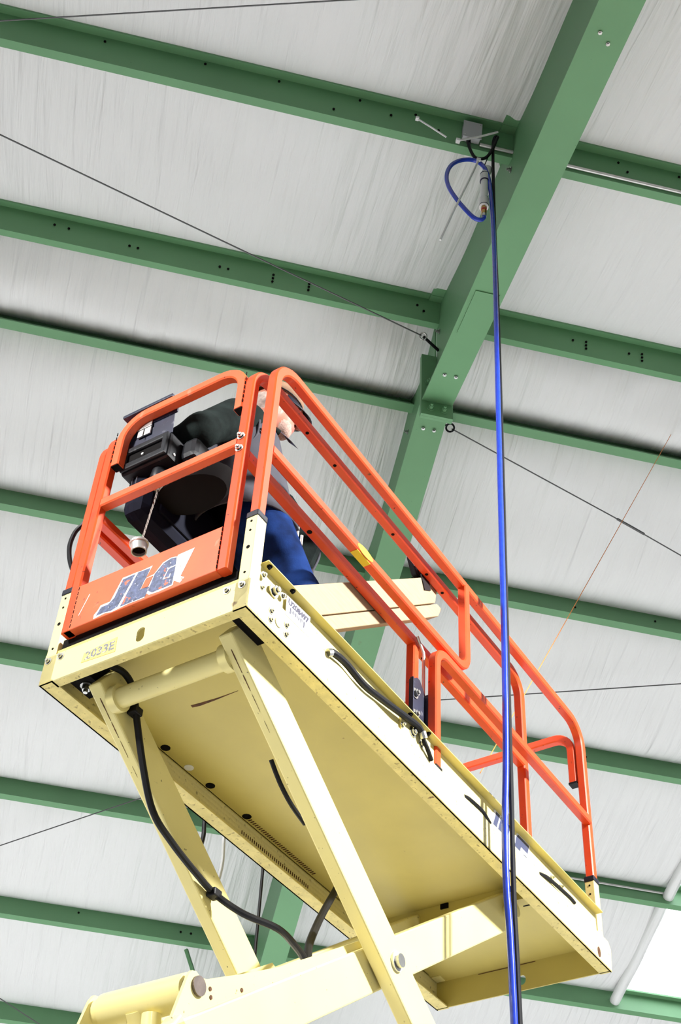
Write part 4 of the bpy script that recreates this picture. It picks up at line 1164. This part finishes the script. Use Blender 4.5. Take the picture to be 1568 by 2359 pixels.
mnames = ['skin', 'sleeve', 'jeans', 'boot', 'hair', 'beard', 'lip']
M['beard'] = mat('white_beard', (0.42, 0.28, 0.23), .85, var=(120, .35), bump=(200, .4, .003))
M['lip'] = mat('lips', (0.42, 0.13, 0.10), .5)
for mn in mnames: me.materials.append(M[mn])
fc = V[Q].mean(1)
best = np.full(len(fc), 1e9); bi = np.zeros(len(fc), int)
for kd, d, k, m_ in prims:
    D = dist(kd, d, fc); mk = D < best; best[mk] = D[mk]; bi[mk] = mnames.index(m_)
# high trousers / shirt border at the belt
me.polygons.foreach_set('material_index', bi.astype(np.int32))
me.polygons.foreach_set('use_smooth', np.ones(len(Q), bool))
me.update()
bm = bmesh.new(); bm.from_mesh(me); bmesh.ops.recalc_face_normals(bm, faces=bm.faces); bm.to_mesh(me); bm.free()
body = bpy.data.objects.new('body', me); COL.objects.link(body); body.parent = man

# vest: open fronted shell
def vest():
    rows = [(.795, -.045, .205, .205), (.84, -.055, .200, .205), (.93, -.065, .185, .200), (1.05, -.085, .175, .198), (1.17, -.098, .165, .198), (1.26, -.105, .150, .195), (1.31, -.108, .128, .165), (1.345, -.105, .105, .120), (1.40, -.085, .092, .095)]
    nseg = 40; vs, fs = [], []
    for r_, (z, cx, rx, ryy) in enumerate(rows):
        th0 = math.radians(24 + 6 * (r_ / len(rows)))
        for i in range(nseg + 1):
            th = -th0 - (2 * PI - 2 * th0) * i / nseg
            wob = 1 + .02 * noise.noise(Vector((math.cos(th) * 3, math.sin(th) * 3, z * 6)))
            # back hem hangs a little lower
            zz = z - (.012 if r_ < 2 else 0) * (-math.cos(th))
            vs.append((cx + rx * math.cos(th) * wob, ryy * math.sin(th) * wob, zz))
    n1 = nseg + 1
    for r_ in range(len(rows) - 1):
        for i in range(nseg):
            z = rows[r_][0]
            th = abs(math.degrees(-(2 * PI) * i / nseg))
            fs.append((r_ * n1 + i, r_ * n1 + i + 1, (r_ + 1) * n1 + i + 1, (r_ + 1) * n1 + i))
    o = MB().add(vs, fs).build('vest', 'vest', man, smooth=True)
    md = o.modifiers.new('s', 'SOLIDIFY'); md.thickness = .008; md.offset = 1
    return o
vest()
# sleeve openings are covered by the sleeves; collar flap
MB().add([(.02, -.06, 1.375), (.085, -.055, 1.325), (.115, -.045, 1.30), (.075, -.03, 1.345), (.03, -.03, 1.41)], [(0, 1, 2, 3, 4)]).build('collar', 'navyplate', man)
c_ = bpy.data.objects[-1] if False else None
MB().tube([(-.13, -.065, 1.42), (-.09, -.09, 1.395), (-.03, -.085, 1.37), (.03, -.06, 1.355)], .013, 8).build('collar', 'sleeve', man, smooth=True)
# seam piping around the right armhole
MB().tube(smooth_path([(-.175, -.13, 1.365), (-.125, -.195, 1.345), (-.075, -.205, 1.27), (-.07, -.20, 1.17), (-.10, -.20, 1.10)], 5), .006, 6).build('armhole_piping', 'vest', man, smooth=True)
MB().tube([(-.06, -.205, 1.20), (.02, -.190, 1.10), (.07, -.165, 1.06)], .004, 6).build('pocket_zip', 'black', man)
# open jacket front hanging down on the far side
fl_ = MB().prism([(.06, 1.20), (.13, 1.14), (.215, 1.00), (.262, .90), (.232, .775), (.205, .77), (.165, .86), (.11, .84), (.08, .95)], 1, .06, .175).build('jacket_flap', 'sleeve', man, bevel=.02)
MB().tube(smooth_path([(.212, .11, 1.0), (.262, .11, .905), (.233, .11, .775)], 5), .006, 6).build('jacket_lining', 'vest', man, smooth=True)
# belt tools
for i, (x, z) in enumerate(((.135, .80), (.155, .78))):
    MB().box((x, -.09 + .02 * i, z - .02), (x + .012, -.075 + .02 * i, z + .03)).build('belt_clip', 'alum', man, bevel=.003)
# cap and brim
def RHv(p): q = hp(p); return (q[0], q[1], q[2])
mb = MB(); rows, cols = 7, 26; vs, fs = [], []
for r_ in range(rows + 1):
    ph = (PI / 2) * r_ / rows
    for i in range(cols):
        th = 2 * PI * i / cols
        k = math.cos(ph)
        vs.append(RHv((-.024 + .120 * k * math.cos(th), .088 * k * math.sin(th), .050 + .10 * math.sin(ph) ** .8 - .018 * k * max(0, -math.cos(th)))))
for r_ in range(rows):
    for i in range(cols): fs.append((r_ * cols + i, r_ * cols + (i + 1) % cols, (r_ + 1) * cols + (i + 1) % cols, (r_ + 1) * cols + i))
hat = mb.add(vs, fs).build('cap', 'hat', man, smooth=True)
md = hat.modifiers.new('s', 'SOLIDIFY'); md.thickness = .004
mb = MB(); vs = []; fs = []
for j in range(5):
    t = j / 4
    for i in range(15):
        a = math.radians(-68 + 136 * i / 14)
        x = -.024 + (.119 + .062 * t * math.cos(a) ** .7) * math.cos(a)
        y = (.085 + .012 * t) * math.sin(a)
        vs.append(RHv((x, y, .050 - .040 * t - .10 * y * y / .085 * .9)))
for j in range(4):
    for i in range(14): fs.append((j * 15 + i, j * 15 + i + 1, (j + 1) * 15 + i + 1, (j + 1) * 15 + i))
br_ = mb.add(vs, fs).build('cap_brim', 'cap', hat, smooth=True)
md = br_.modifiers.new('s', 'SOLIDIFY'); md.thickness = .004
MB().tube([RHv((-.024 + .1205 * math.cos(t), .089 * math.sin(t), .052 - .018 * max(0, -math.cos(t)))) for t in [2 * PI * k / 30 for k in range(31)]], .003, 6).build('cap_band', 'black', hat)
# glasses
gl_ = empty('glasses', (0, 0, 0)); gl_.parent = man
for s in (-1, 1):
    MB().tube([RHv((.085, s * .062, .012)), RHv((.03, s * .078, .014)), RHv((-.02, s * .083, .008))], .0028, 6).build('temple', 'black', gl_)
    MB().ell(RHv((.096, s * .034, .004)), (.006, .027, .020), 14, 8).build('lens', 'glass_dark', gl_, smooth=True)
MB().tube([RHv((.102, -.012, .008)), RHv((.104, 0, .012)), RHv((.102, .012, .008))], .003, 6).build('bridge', 'black', gl_)
